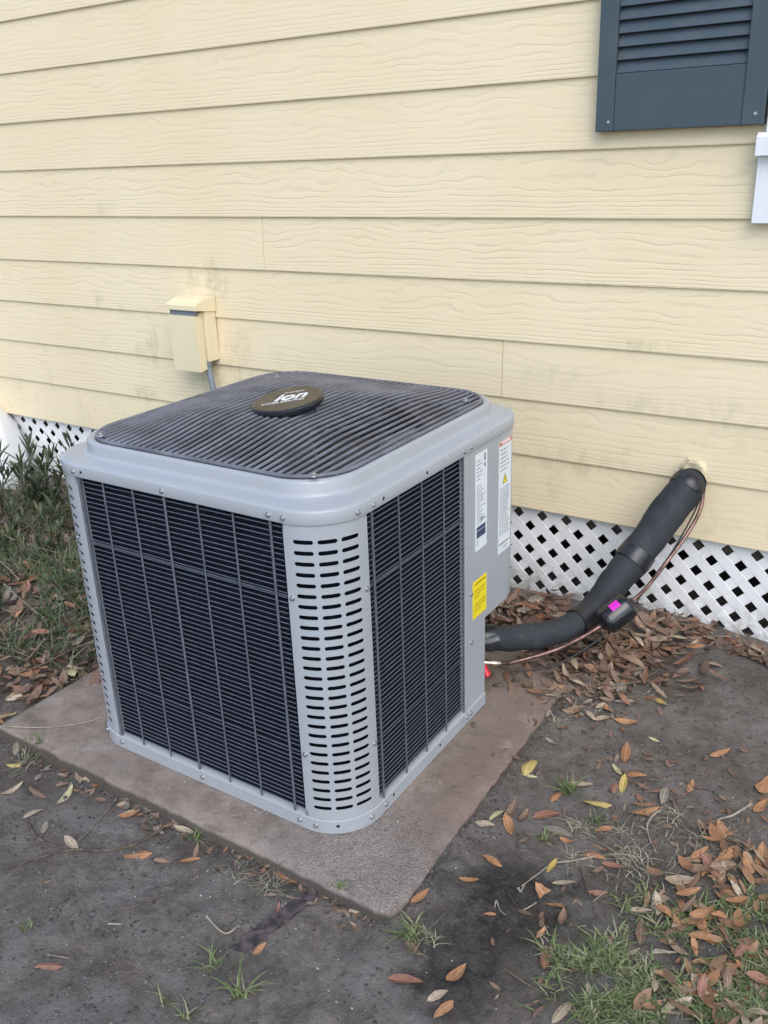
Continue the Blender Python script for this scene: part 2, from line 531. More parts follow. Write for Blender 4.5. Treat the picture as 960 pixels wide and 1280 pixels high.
M = {}
M['siding'] = mat_siding()
M['soil'] = mat_dirt()
M['concrete'] = mat_concrete()
M['grey'] = mat_paint('grey_unit_paint', (.360, .382, .408), .28)
M['cream'] = mat_paint('cream_box_paint', (.80, .69, .46), .5, .15)
M['white'] = mat_paint('white_trim_paint', (.76, .78, .80), .45, .08)
M['coil'] = mat_coil()
M['wire'] = simple('grey_coated_wire', (.100, .112, .140), .45, 0, .1, 40)
M['gwire'] = simple('charcoal_coated_wire', (.150, .155, .180), .36, 0, .16, 14, spec=.5)
M['dark'] = simple('dark_inside', (.010, .011, .016), .7)
M['blade'] = simple('fan_blade', (.085, .078, .075), .5, .2)
M['zinc'] = simple('zinc_screw', (.42, .43, .45), .38, .8, .08, 60)
M['badge'] = simple('bronze_badge_face', (.058, .045, .031), .30, .35, .06, 9)
M['badge_rim'] = simple('dark_gloss_rim', (.030, .034, .042), .12, .3)
M['ink'] = simple('print_white', (.82, .82, .82), .5)
M['paper'] = simple('white_label_film', (.70, .74, .76), .38, 0, .03)
M['print'] = simple('print_grey', (.22, .24, .27), .5)
M['navy'] = simple('print_navy', (.035, .055, .13), .45)
M['orange'] = simple('print_orange', (.62, .14, .06), .45)
M['yellow'] = simple('yellow_label_film', (.86, .68, .02), .42, 0, .03)
M['ochre'] = simple('print_olive', (.20, .15, .01), .5)
M['foam'] = mat_foam()
M['tape'] = simple('black_tape', (.020, .021, .024), .32, 0, .2, 30, .3, 50)
M['foil'] = simple('silver_tape', (.42, .46, .50), .36, .6, .15, 40, .4, 90)
M['copper'] = simple('tarnished_copper', (.215, .130, .110), .38, .75, .25, 40)
M['bright_copper'] = simple('brazed_joint', (.62, .52, .40), .28, .9, .2, 60)
M['black'] = simple('black_gloss_drier', (.012, .013, .016), .22, 0, .15, 20, .15, 60, coat=.3)
M['magenta'] = simple('magenta_sticker', (.72, .02, .56), .5)
M['cable'] = simple('dark_cable', (.035, .030, .030), .55)
M['red'] = simple('red_plastic', (.62, .018, .035), .35)
M['brass'] = simple('brass', (.62, .45, .16), .3, .85)
M['sealant'] = simple('yellowed_foam_sealant', (.70, .60, .40), .7, 0, .14, 60, .8, 90)
M['lattice'] = mat_lattice()
M['shutter'] = mat_slate('slate_shutter_paint', (.054, .076, .092))
M['pvc'] = simple('grey_pvc_conduit', (.20, .225, .26), .5)
M['wood'] = simple('dark_weathered_wood', (.062, .045, .036), .8, 0, .25, 30, .5, 60)
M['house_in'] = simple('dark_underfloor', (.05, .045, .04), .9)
M['glass'] = NT('window_glass').fin((.03, .035, .04), .06, 0, None, .6)
M['rust'] = simple('rusted_strip', (.082, .064, .066), .75, .1, .35, 60, .6, 120)
M['twig'] = simple('dead_twig', (.19, .160, .130), .8, 0, .25, 60, .5, 150)
M['root'] = simple('brown_root', (.115, .088, .066), .85, 0, .3, 50, .5, 150)
M['pale_stem'] = simple('pale_dry_stem', (.30, .265, .20), .7, 0, .2, 60)
M['grass'] = mat_stuffleaf('green_grass', [(.110, .150, .055), (.145, .190, .070), (.190, .225, .100), (.085, .115, .050), (.26, .25, .14)])
M['straw'] = mat_stuffleaf('dry_grass', [(.29, .26, .19), (.38, .35, .27), (.22, .195, .14), (.27, .26, .17)])
M['weed'] = mat_stuffleaf('weed_leaves', [(.064, .100, .046), (.082, .120, .054), (.105, .138, .066), (.050, .074, .040), (.14, .145, .08)])
M['olea'] = mat_stuffleaf('shrub_leaves', [(.070, .095, .052), (.090, .118, .064), (.120, .142, .082), (.055, .074, .044)])
M['litter'] = mat_stuffleaf('fallen_leaves', [(.165, .100, .072), (.21, .130, .092), (.235, .160, .118), (.125, .082, .062), (.26, .135, .082), (.28, .21, .155)])
M['litter2'] = mat_stuffleaf('orange_fallen_leaves', [(.30, .155, .078), (.25, .145, .085), (.34, .20, .11), (.20, .120, .078), (.34, .26, .18)])
M['crumb'] = mat_stuffleaf('soil_crumbs', [(.075, .068, .060), (.12, .11, .10), (.055, .048, .042), (.16, .15, .14)])
M['chalk'] = mat_stuffleaf('pale_crumbs', [(.36, .36, .35), (.46, .46, .45), (.30, .29, .27)])
LEAFM = {
    'orange': mat_leaf('leaf_orange', (0.329, 0.159, 0.076), (0.415, 0.220, 0.110)),
    'brown': mat_leaf('leaf_brown', (0.201, 0.128, 0.085), (0.275, 0.183, 0.124)),
    'tan': mat_leaf('leaf_tan', (0.329, 0.256, 0.177), (0.427, 0.342, 0.244)),
    'red': mat_leaf('leaf_redbrown', (0.244, 0.116, 0.076), (0.299, 0.152, 0.104)),
    'yellow': mat_leaf('leaf_yellow', (0.464, 0.329, 0.085), (0.512, 0.403, 0.146)),
    'pale': mat_leaf('leaf_pale', (0.415, 0.390, 0.207), (0.512, 0.464, 0.268)),
    'grey': mat_leaf('leaf_grey', (0.207, 0.177, 0.140), (0.293, 0.250, 0.201)),
}

# ================================================================== SETTING: ground, house
def axis_coords(a, b, step, far):
    c = list(np.arange(a, b + 1e-9, step)); s_ = step
    l = c[0]; out = []
    while l > -far: s_ *= 1.35; l -= s_; out.insert(0, l)
    s_ = step; r = c[-1]; out2 = []
    while r < far: s_ *= 1.35; r += s_; out2.append(r)
    return out + c + out2
gx = axis_coords(-3.3, 1.1, .0105, 70); gy = axis_coords(-2.15, .06, .0105, 70)
gv = [(x, y, gh(x, y)) for y in gy for x in gx]
nx = len(gx)
gf = [(j * nx + i, j * nx + i + 1, (j + 1) * nx + i + 1, (j + 1) * nx + i) for j in range(len(gy) - 1) for i in range(nx - 1)]
me = newmesh('ground', gv, gf, 180); me.materials.append(M['soil'])
ground = bpy.data.objects.new('ground', me); COL.objects.link(ground); ground['kind'] = 'structure'

LAP = 0.178
HX0, HX1, HTOP = -3.12, 2.6, 2.67
house = thing('house_wall', (HX0, .02, -.3), 'cream lap-sided house wall with wood grain boards behind the grey unit', 'house wall')
joints = {4: [-1.40], 2: [-.48], 0: [1.3], 1: [.95], 3: [1.8], 5: [.9], 6: [2.1], 7: [1.4], 8: [.8], 9: [1.7], 10: [1.1], 11: [2], 12: [.9], 13: [1.6], 14: [1.9]}
for k in range(15):
    z0 = k * LAP
    xs = [HX0] + joints.get(k, []) + [HX1]
    for a, b in zip(xs[:-1], xs[1:]):
        a2 = a + (.0009 if a != HX0 else 0); b2 = b - (.0009 if b != HX1 else 0)
        m = MB(); nseg = 24
        ph = random.random() * 9
        loops = []
        for i in range(nseg + 1):
            x = a2 + (b2 - a2) * i / nseg
            dz = .0012 * noise.noise((x * 1.1, k * 3.1, ph)); dy = .0016 * noise.noise((x * .9, k * 2.3, ph + 4))
            loops.append([(x, dy + .0006, z0 + dz + .0006), (x, .0085 + dy, z0 + dz + .0), (x, .0175, z0 + LAP + .03), (x, .0095, z0 + LAP + .03), (x, dy, z0 + dz + .003)])
        vs = [p for l in loops for p in l]; fs = []
        for i in range(nseg):
            for q in range(5): fs.append((i * 5 + q, i * 5 + (q + 1) % 5, i * 5 + 5 + (q + 1) % 5, i * 5 + 5 + q))
        fs += [(4, 3, 2, 1, 0), tuple(nseg * 5 + q for q in range(5))]
        m.add(vs, fs).build('siding_board', M['siding'], house)
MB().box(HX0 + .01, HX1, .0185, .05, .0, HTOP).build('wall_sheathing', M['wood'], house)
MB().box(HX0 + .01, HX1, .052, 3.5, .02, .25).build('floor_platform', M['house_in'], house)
MB().box(HX0 + .01, HX1, .052, 3.5, HTOP - .2, HTOP).build('light_leak_cap', M['house_in'], house)  # unseen cap, added to keep light from leaking in at the top
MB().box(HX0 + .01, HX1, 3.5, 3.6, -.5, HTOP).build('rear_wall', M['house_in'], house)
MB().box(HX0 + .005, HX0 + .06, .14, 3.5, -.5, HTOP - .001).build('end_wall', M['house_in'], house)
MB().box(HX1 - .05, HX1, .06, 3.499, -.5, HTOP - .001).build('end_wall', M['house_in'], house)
MB().box(HX0 + .07, HX1 - .06, .040, .0515, -.05, .019).build('sill_beam', M['wood'], house)
# white corner board at the left end of the siding
MB().box(HX0 - .095, HX0 - .001, -.012, .09, -.02, HTOP, .003).build('corner_board', M['white'], house)

# lattice skirting: two crossed layers of plastic slats
skirt = thing('lattice_skirting', (-.3, .03, -.33), 'white diagonal lattice skirting closing the gap beneath the cream siding', 'lattice')
pitch = .0826; hw = .0158; ZL0, ZL1 = -.42, .03
Ls = (ZL1 - ZL0)
def slat_mesh(sgn):
    # slat centre line through origin; runs z0..z1 with x shift = -sgn*z (x + sgn*z = const)
    w = hw * math.sqrt(2)
    y0, y1 = (-.0030, .0) if sgn > 0 else (-.0018, .0014)
    b = .0006
    pts = []
    zc = (ZL0 + ZL1) / 2
    vs = []
    for z in (ZL0, ZL1):
        xs = -sgn * (z - zc)
        vs += [(xs - w, y1, z - zc), (xs - w, y0 + b, z - zc), (xs - w + b * 1.4, y0, z - zc), (xs + w - b * 1.4, y0, z - zc), (xs + w, y0 + b, z - zc), (xs + w, y1, z - zc)]
    fs = [(q, (q + 1) % 6, 6 + (q + 1) % 6, 6 + q) for q in range(6)] + [(5, 4, 3, 2, 1, 0), (6, 7, 8, 9, 10, 11)]
    me = newmesh('lattice_slat', vs, fs); me.materials.append(M['lattice']); return me
def clip_slat(sgn, xc, zc, xmin, xmax):
    w = hw * math.sqrt(2); d = (ZL1 - ZL0) / 2
    poly = [(xc + sgn * d - w, zc - d), (xc + sgn * d + w, zc - d), (xc - sgn * d + w, zc + d), (xc - sgn * d - w, zc + d)]
    for lim, keep in ((xmin, lambda x: x >= xmin), (xmax, lambda x: x <= xmax)):
        out = []
        for i in range(len(poly)):
            p, q = poly[i - 1], poly[i]
            if keep(p[0]) != keep(q[0]):
                t = (lim - p[0]) / (q[0] - p[0]); out.append((lim, p[1] + t * (q[1] - p[1])))
            if keep(q[0]): out.append(q)
        poly = out
        if len(poly) < 3: return None
    y0, y1 = (-.0030, .0) if sgn > 0 else (-.0018, .0014)
    return MB().prism(poly, .03 + y0, .03 + y1, axis=1)
for sgn, base in ((1, -.372 + .0413), (-1, -.314 + .0413)):
    sm = slat_mesh(sgn)
    zc = (ZL0 + ZL1) / 2
    for i in range(-60, 60):
        xc = base + i * pitch - sgn * zc        # x + sgn*z = c  ->  x at z = zc
        if HX0 + .29 < xc < HX1 - .28:
            inst('lattice_slat', sm, (xc, .0300, zc), None, skirt)
        elif HX0 - .3 < xc < HX1 + .3:
            m = clip_slat(sgn, xc, zc, HX0 + .02, HX1 - .01)
            if m: m.build('lattice_slat', M['lattice'], skirt)
MB().box(HX0 + .005, HX0 + .045, .022, .038, -.42, -.002, .002).build('lattice_post', M['lattice'], skirt)

# downspout with its elbow at the house corner
dsp = thing('downspout', (-3.1, -.1, -.3), 'white downspout elbow kicking out at the house corner behind the shrubs', 'downspout')
def rect_sweep(path, ws, ds):
    loops = []
    P = [Vector(p) for p in path]
    for i, p in enumerate(P):
        t = (P[min(i + 1, len(P) - 1)] - P[max(i - 1, 0)]).normalized()
        ax = Vector((1, .18, 0)); ax = (ax - t * ax.dot(t)).normalized(); ay = t.cross(ax)
        w, d = ws[i] / 2, ds[i] / 2
        loops.append([p + ax * x + ay * y for x, y in rrect(-w, w, -d, d, min(w, d) * .45, 4)])
    return loops
MB().rings(rect_sweep([(-3.20, -.055, 2.6), (-3.20, -.055, .02)], [.085, .085], [.075, .075]), True, True).build('pipe', M['white'], dsp, 40)
ep = spline([(-3.195, -.060, .045), (-3.165, -.068, -.01), (-3.06, -.10, -.07), (-2.97, -.14, -.17), (-2.93, -.19, -.31)], 6)
ew = []
for i in range(len(ep)):
    w = .095 + .11 * min(1, i / 8) + (.007 if i % 4 == 0 else 0)
    ew.append(w)
MB().rings(rect_sweep(ep, ew, [w * .85 for w in ew]), True, True).build('elbow', M['white'], dsp, 40)

# shutter
sh = thing('window_shutter', (0, 0, 1.11), 'dark slate blue louvred shutter screwed to the cream siding, upper right', 'shutter')
SZ1 = 2.35
MB().box(-.2015, -.1545, -.034, -.002, 1.110, SZ1, .0025).build('stile', M['shutter'], sh)
MB().box(.1665, .2185, -.034, -.002, 1.110, SZ1, .0025).build('stile', M['shutter'], sh)
MB().box(-.1542, .1662, -.0295, -.003, 1.1105, 1.2455, .002).build('bottom_panel', M['shutter'], sh)
MB().box(-.1542, .1662, -.0295, -.003, SZ1 - .06, SZ1 - .0005, .002).build('top_rail', M['shutter'], sh)
MB().box(-.1542, .1662, -.0112, -.0025, 1.2457, SZ1 - .062).build('back_panel', M['shutter'], sh)
lv = MB()
ang = rad(24)
lv.prism([(-.0290, .000), (-.0262, -.0015), (-.0115, .0265), (-.0115, .0302), (-.0150, .0302)], -.1535, .1655, axis=0)
lm = newmesh('louvre', lv.v, lv.f); lm.materials.append(M['shutter'])
zz = 1.2475
while zz < SZ1 - .10:
    inst('louvre', lm, (0, 0.0035, zz), None, sh); zz += .0302

def screw_mesh():
    m = MB()
    m.lathe([(.0, -.001), (.0068, -.001), (.0070, .0004), (.0066, .0010), (.0046, .0012), (.0046, .0042), (.0040, .0048), (.0, .0048)], n=12)
    me = newmesh('screw', m.v, m.f, 35); me.materials.append(M['zinc']); return me
SCREW = screw_mesh()
def screw(parent, loc, nrm, sc=1.0):
    sc *= .86
    q = Vector(nrm).to_track_quat('Z', 'Y'); e = (q.to_matrix().to_4x4() @ Matrix.Rotation(random.random() * PI, 4, 'Z')).to_euler()
    return inst('screw', SCREW, loc, e, parent, sc)
for u, v in ((760, 153), (944, 142)):
    p = onplane(u, v, 1, -.034); screw(sh, p, (0, -1, 0), .75)

# window beside the shutter
win = thing('window', (.8, 0, .88), 'white trimmed window with sill and apron at the right edge', 'window')
MB().box(.226, .318, -.030, .0, 1.0925, 2.40, .002).build('side_casing', M['white'], win)
MB().box(1.262, 1.354, -.030, .0, 1.0925, 2.40, .002).build('side_casing', M['white'], win)
MB().box(.226, 1.354, -.030, .0, 2.4015, 2.50, .002).build('head_casing', M['white'], win)
MB().prism([(0, 1.040), (-.050, 1.040), (-.050, 1.082), (-.036, 1.092), (0, 1.0921)], .210, 1.370, axis=0).build('sill', M['white'], win)
MB().box(.213, 1.367, -.024, .0, .882, 1.0395, .0015).build('apron', M['white'], win)
fr = MB()
fr.box(.319, .365, -.018, .0, 1.0935, 2.40); fr.box(1.215, 1.261, -.018, .0, 1.0935, 2.40)
fr.box(.3655, 1.2145, -.018, .0, 1.0935, 1.145); fr.box(.3655, 1.2145, -.018, .0, 2.35, 2.40); fr.box(.3655, 1.2145, -.016, .0, 1.72, 1.77)
fo = fr.build('sash', M['white'], win)
MB().box(.366, 1.214, -.006, -.002, 1.1455, 1.7195).build('pane', M['glass'], fo)
MB().box(.366, 1.214, -.006, -.002, 1.7705, 2.3495).build('pane', M['glass'], fo)

# disconnect box
db = thing('disconnect_box', (-1.73, 0, .35), 'small cream painted electrical disconnect box on the siding behind the unit', 'electrical box')
bx0, bx1 = -1.797, -1.663
MB().box(bx0 + .004, bx1 + .008, -.0555, -.001, .377, .585, .003).build('body', M['cream'], db)
cv = MB().prism([(-.1020, .346), (-.0640, .350), (-.0780, .548), (-.1020, .553)], bx0, bx1, axis=0)
cv.build('cover', M['cream'], db)
MB().prism([(-.0630, .362), (-.057, .362), (-.057, .56), (-.0765, .556)], bx0 + .008, bx1 - .006, axis=0).build('inner_plate', M['cream'], db)
MB().box(bx0 + .005, bx1 - .006, -.096, -.0785, .5495, .580).build('lid_strip', M['pvc'], db)
MB().prism([(-.109, .5735), (-.001, .558), (-.001, .612), (-.060, .608), (-.109, .590)], bx0 - .004, bx1 + .013, axis=0).build('hood', M['cream'], db)
MB().tube(spline([(-1.676, -.050, .378), (-1.664, -.050, .30), (-1.650, -.052, .20), (-1.648, -.056, -.05), (-1.648, -.08, -.33)], 6), .0125, 12).build('conduit', M['pvc'], db, 60)
MB().lathe([(.016, 0), (.018, .002), (.018, .014), (.015, .016)], Matrix.Translation((-1.676, -.05, .3605)), 12).build('conduit_nut', M['pvc'], db, 40)

# ================================================================== concrete pad
pad = MB()
loops = []
base = []
def edge(a, b, n):
    return [(a[0] + (b[0] - a[0]) * i / n, a[1] + (b[1] - a[1]) * i / n) for i in range(n)]
base = edge((PX1 + .010, PY0 - .006), (PX1 - .018, PY1), 70) + edge((PX1 - .018, PY1), (PX0, PY1), 40) + edge((PX0, PY1), (PX0, PY0 + .006), 60) + edge((PX0, PY0 + .006), (PX1 + .010, PY0 - .006), 90)
cxp, cyp = (PX0 + PX1) / 2, (PY0 + PY1) / 2
def padloop(ins, z, amp):
    o = []
    for i, (x, y) in enumerate(base):
        d = Vector((x - cxp, y - cyp)); dn = d.normalized()
        w = ins + amp * (noise.noise((x * 14, y * 14, 2)) + .8 * noise.noise((x * 45, y * 45, 7)))
        cd = min(math.hypot(x - (PX1 + .01), y - (PY0 - .006)), 1)
        w += .012 * max(0, 1 - cd / .03)
        o.append((x - dn.x * w, y - dn.y * w, z + amp * .35 * noise.noise((x * 30, y * 30, 4))))
    return o
pad.rings([padloop(.0, -.36, .004), padloop(.0, PADZ - .012, .005), padloop(.0015, PADZ - .003, .004), padloop(.005, PADZ, .003), padloop(.05, PADZ + .0006, .0)], False, True)
padw = pad.build('concrete_pad', M['concrete'], None, 50)
tag(padw, 'brown stained square concrete slab under the grey condenser unit', 'concrete slab')

# ================================================================== condenser unit
UX0, UX1, UY0, UY1 = -.9948, -.1866, -1.3060, -.456
R0 = .1143
ZT, ZB = .4405, -.2400
ac = thing('condenser_unit', ((UX0 + UX1) / 2, (UY0 + UY1) / 2, PADZ), 'grey air conditioning condenser with dark coil sides standing on the slab', 'air conditioner')
YP = -.789                       # where the right coil ends and the service panel begins
def arc(cx, cy, r, a0, a1, n):
    return [(cx + r * math.cos(rad(a0 + (a1 - a0) * i / n)), cy + r * math.sin(rad(a0 + (a1 - a0) * i / n))) for i in range(n + 1)]
CFR = (UX1 - R0, UY0 + R0); CFL = (UX0 + R0, UY0 + R0); CBL = (UX0 + R0, UY1 - R0)
# base pan
def body_outline(e, yend):
    r = R0 + e
    return ([(UX1 + e, yend)] + [(-.335, yend), (-.42, -.60), (-.42, UY1 + e)] + arc(CBL[0], CBL[1], r, 90, 180, 10) +
            arc(CFL[0], CFL[1], r, 180, 270, 10) + arc(CFR[0], CFR[1], r, 270, 360, 14))
o1 = [(x, y) for x, y in body_outline(.003, -.689)]
o0 = [(x, y) for x, y in body_outline(.0005, -.689)]
bp = MB().rings([[(x, y, PADZ + .0015) for x, y in o0], [(x, y, PADZ + .003) for x, y in o1], [(x, y, ZB - .002) for x, y in o1], [(x, y, ZB) for x, y in o0]], True, True)
bp.build('base_pan', M['grey'], ac, 40)
# coil block
cpath = [(UX1 - .016, YP)] + list(reversed(arc(CFR[0], CFR[1], R0 - .016, 270, 360, 10))) + list(reversed(arc(CFL[0], CFL[1], R0 - .016, 180, 270, 10))) + list(reversed(arc(CBL[0], CBL[1], R0 - .016, 90, 180, 10))) + [(-.42, UY1 - .016)]
vs, fs = strip(cpath, .0, .022, ZB + .0005, ZT - .001)
part('coil_block', vs, fs, M['coil'], ac, 40)
MB().prism([(-.90, -1.20), (-.30, -1.20), (-.30, -.70), (-.45, -.60), (-.90, -.60)], ZB + .001, ZB + .02).build('inner_floor', M['dark'], ac)

# perforated corner posts
def post_mesh(center, a0, r, slots=True):
    th = .0014
    zt_, zb_ = ZT + .004, ZB + .001
    rows = 28; zc0 = .4048; zp = (.4048 + .2095) / 27
    cols = [(10.5, 30.5), (34.6, 53.8), (57.6, 77.2)]
    zbr = [zb_] + [zc0 - zp * (rows - i) + zp / 2 for i in range(rows)] + [zc0 + zp / 2, zt_]
    abr = [0, 8.5, 32.55, 55.7, 79, 90]
    vs = []; fs = []
    def V(a, z, d=0):
        q = rad(a0 + a); vs.append((center[0] + (r - d) * math.cos(q), center[1] + (r - d) * math.sin(q), z)); return len(vs) - 1
    def quadstrip(a_, b_, z_, w_):
        k = max(1, int((b_ - a_) / 3.4))
        for i in range(k):
            x0 = a_ + (b_ - a_) * i / k; x1 = a_ + (b_ - a_) * (i + 1) / k
            fs.append((V(x0, z_), V(x1, z_), V(x1, w_), V(x0, w_)))
    for i in range(len(zbr) - 1):
        z0, z1 = zbr[i], zbr[i + 1]
        row = 0 < i < len(zbr) - 2 + 0 and i <= rows
        for j in range(5):
            A0, A1 = abr[j], abr[j + 1]
            if row and 1 <= j <= 3 and slots:
                s0, s1 = cols[j - 1]; hz = .0045; ha = math.degrees(hz / r); zc = (z0 + z1) / 2
                pts = []
                for k in range(7):
                    t = rad(-90 + 180 * k / 6); pts.append((s1 - ha + ha * math.cos(t), zc + hz * math.sin(t)))
                for k in range(1, 4): pts.append((s1 - ha + (s0 + ha - s1 + ha) * k / 4, zc + hz))
                for k in range(7):
                    t = rad(90 + 180 * k / 6); pts.append((s0 + ha + ha * math.cos(t), zc + hz * math.sin(t)))
                for k in range(1, 4): pts.append((s0 + ha + (s1 - ha - s0 - ha) * k / 4, zc - hz))
                out = []
                ca, cz = (s0 + s1) / 2, zc
                for (a, z) in pts:
                    # push out to the cell's border
                    da, dz = a - ca, z - cz
                    if abs(z - zc) > hz * .999 and s0 + ha - 1e-6 <= a <= s1 - ha + 1e-6:
                        out.append((a, z1 if dz > 0 else z0))
                    else:
                        right = da > 0
                        t = (z - zc) / hz
                        # spread around the short side incl. its corners
                        ea = A1 if right else A0
                        if abs(t) > .8: out.append((ea, z1 if t > 0 else z0))
                        else: out.append((ea, zc + (z1 - zc) * t / .8 * .6))
                m_ = len(pts)
                pi = [V(a, z) for a, z in pts]; po = [V(a, z) for a, z in out]; pb = [V(a, z, th) for a, z in pts]
                for k in range(m_):
                    l = (k + 1) % m_
                    fs.append((po[k], po[l], pi[l], pi[k])); fs.append((pi[k], pi[l], pb[l], pb[k]))
            else: quadstrip(A0, A1, z0, z1)
    # turned-in side flanges
    for a in (0, 90):
        fs.append((V(a, zb_), V(a, zt_), V(a, zt_, .018), V(a, zb_, .018)))
    bm = bmesh.new()
    me = bpy.data.meshes.new('corner_post'); me.from_pydata(vs, [], fs)
    bm.from_mesh(me); bmesh.ops.remove_doubles(bm, verts=bm.verts, dist=1e-5); bmesh.ops.recalc_face_normals(bm, faces=bm.faces)
    vs2 = [v.co[:] for v in bm.verts]; bm.verts.index_update(); fs2 = [tuple(v.index for v in f.verts) for f in bm.faces]
    bm.free(); bpy.data.meshes.remove(me)
    return vs2, fs2
for c, a0 in ((CFR, 270), (CFL, 180), (CBL, 90)):
    vs, fs = post_mesh(c, a0, R0)
    part('corner_post', vs, fs, M['grey'], ac, 40)

# wire guards: one per coil side; every wire a piece of its own
NW = 58
def wire_mesh(L, r, axis, n=6):
    m = MB()
    if axis == 'x': m.tube([(-L / 2, 0, 0), (L / 2, 0, 0)], r, n)
    elif axis == 'y': m.tube([(0, -L / 2, 0), (0, L / 2, 0)], r, n)
    else: m.tube([(0, 0, -L / 2), (0, 0, L / 2)], r, n)
    me = newmesh('wire', m.v, m.f, 60); me.materials.append(M['wire']); return me
zs = [ZT - .012 - (ZT - ZB - .026) * i / (NW - 1) for i in range(NW)]
def guard(side, a, b, vpos, bold, straps):
    def strap(z):
        m = MB()
        if side == 'x': m.box(a - .004, b + .004, UY0 + .0035, UY0 + .0052, z - .0014, z + .0014)
        else:
            X = UX1 - .005 if side == 'yr' else UX0 + .0035
            m.box(X, X + .0016, a - .004, b + .004, z - .0014, z + .0014)
        return m
    g = strap(straps[0]).build('coil_guard', M['wire'], ac)
    for z in straps[1:]: strap(z).build('cross_strap', M['wire'], g)
    L = b - a - .010
    hm = wire_mesh(L, .00118, 'x' if side == 'x' else 'y')
    vm = wire_mesh(ZT - ZB - .004, .0021, 'z')
    vm2 = wire_mesh(ZT - ZB - .004, .0029, 'z')
    for z in zs:
        if min(abs(z - s_) for s_ in straps) < .0030: continue
        jit = random.uniform(-.0006, .0006)
        if side == 'x': inst('horizontal_wire', hm, ((a + b) / 2, UY0 + .0040, z + jit), (0, random.uniform(-.0012, .0012), 0), g)
        else: inst('horizontal_wire', hm, ((UX1 - .0040) if side == 'yr' else UX0 + .0040, (a + b) / 2, z + jit), (random.uniform(-.0012, .0012), 0, 0), g)
    for i, q in enumerate(vpos):
        me_ = vm2 if i in bold else vm
        if side == 'x': inst('vertical_wire', me_, (q, UY0 + .0006, (ZT + ZB) / 2), None, g)
        else: inst('vertical_wire', me_, ((UX1 - .0006) if side == 'yr' else UX0 + .0006, q, (ZT + ZB) / 2), None, g)
STRAP = [.284, -.079]
guard('x', CFL[0] + .001, CFR[0] - .001, [-.874, -.797, -.705, -.612, -.518, -.425, -.331], (0, 3, 6), STRAP)
guard('yr', CFR[1] + .001, YP + .002, [-1.174, -1.077, -.985, -.892, -.801], (0,), STRAP)
guard('yl', CFL[1] + .001, CBL[1] - .001, [-1.174, -1.08, -.985, -.892, -.80, -.71, -.63], (0, 3, 6), STRAP)

# service panel with control box, cut away below for the valves
rc = R0
cp = [(UX1 + .0005, YP)] + [(UX1 + .0005, UY1 - rc)] + arc(UX1 - rc, UY1 - rc, rc + .0005, 0, 90, 8) + [(-.42, UY1 + .0005), (-.42, YP)]
spn = MB().prism(cp, -.0200, ZT - .0005)
spn.prism([(UX1 + .0005, YP), (UX1 + .0005, -.690), (-.335, -.690), (-.42, -.60), (-.42, YP)], ZB + .0005, -.0203)
svp = spn.build('service_panel', M['grey'], ac, 40)
# a fine lip where panel and coil meet
MB().box(UX1 - .012, UX1 + .0022, YP - .010, YP + .0015, ZB + .001, ZT - .001, .0008).build('panel_flange', M['grey'], ac)

# top cover
def cov(e, z, r):
    return [(x, y, z) for x, y in rrect(UX0 - e, UX1 + e, UY0 - e, UY1 + e, r, 12)]
def cov_bump(pts): return pts
prof = [(-.006, ZT + .0006, .108), (.0035, ZT + .0002, .1175), (.0040, ZT + .0015, .118), (.0038, .4645, .118), (.0028, .4675, .118), (.0006, .4692, .118),
        (-.005, .4702, .118), (-.024, .4725, .118), (-.0335, .4742, .118), (-.0365, .4757, .118), (-.0380, .4790, .118), (-.0388, .4850, .118), (-.0408, .5000, .117), (-.0416, .5030, .117), (-.0437, .5055, .117),
        (-.0480, .5066, .116), (-.0530, .5055, .115), (-.0560, .5015, .115), (-.058, .490, .114), (-.059, .470, .114), (-.059, .425, .114)]
MB().rings([cov(e, z, r) for e, z, r in prof]).build('top_cover', M['grey'], ac, 50)

# fan guard on top
FX0, FX1, FY0, FY1 = UX0 + .0585, UX1 - .0585, UY0 + .0585, UY1 - .0585
fcx, fcy = (FX0 + FX1) / 2, (FY0 + FY1) / 2
def rimloop(e, z, r):
    return [(x, y, z) for x, y in rrect(FX0 - e, FX1 + e, FY0 - e, FY1 + e, r, 8)]
fg = MB()
fg.tube(rimloop(.0005, .5085, .114), .0046, 8, closed=True)
fg.tube(rimloop(.0, .4900, .114), .0036, 8, closed=True)
fgo = fg.build('fan_guard', M['gwire'], ac, 60)
RIMR = .112
def ylim(x):
    hx = (FX1 - FX0) / 2; dx = abs(x - fcx); r = RIMR
    if dx < hx - r: return (FY1 - FY0) / 2
    return (FY1 - FY0) / 2 - r + math.sqrt(max(0, r * r - (dx - (hx - r)) ** 2))
def crown(x, y):
    sx = (x - fcx) / ((FX1 - FX0) / 2); sy = (y - fcy) / ((FY1 - FY0) / 2)
    a = 1 - sst(.30, 1.08, abs(sy)) ; b = 1 - sst(.40, 1.05, abs(sx)) * .85
    return .508 + .026 * a * b
NG = 35
wx = [FX0 + .012 + (FX1 - FX0 - .024) * i / (NG - 1) for i in range(NG)]
for x in wx:
    ly = ylim(x) - .001
    pts = [(x, fcy - ly - .0015, .490), (x, fcy - ly - .0010, .500)]
    n_ = 22
    for i in range(n_ + 1):
        y = -ly + 2 * ly * i / n_
        pts.append((x, fcy + y, crown(x, fcy + y * ((FY1 - FY0) / 2) / ly)))
    pts += [(x, fcy + ly + .0010, .500), (x, fcy + ly + .0015, .490)]
    MB().tube(pts, .0041, 7).build('guard_wire', M['gwire'], fgo, 70)
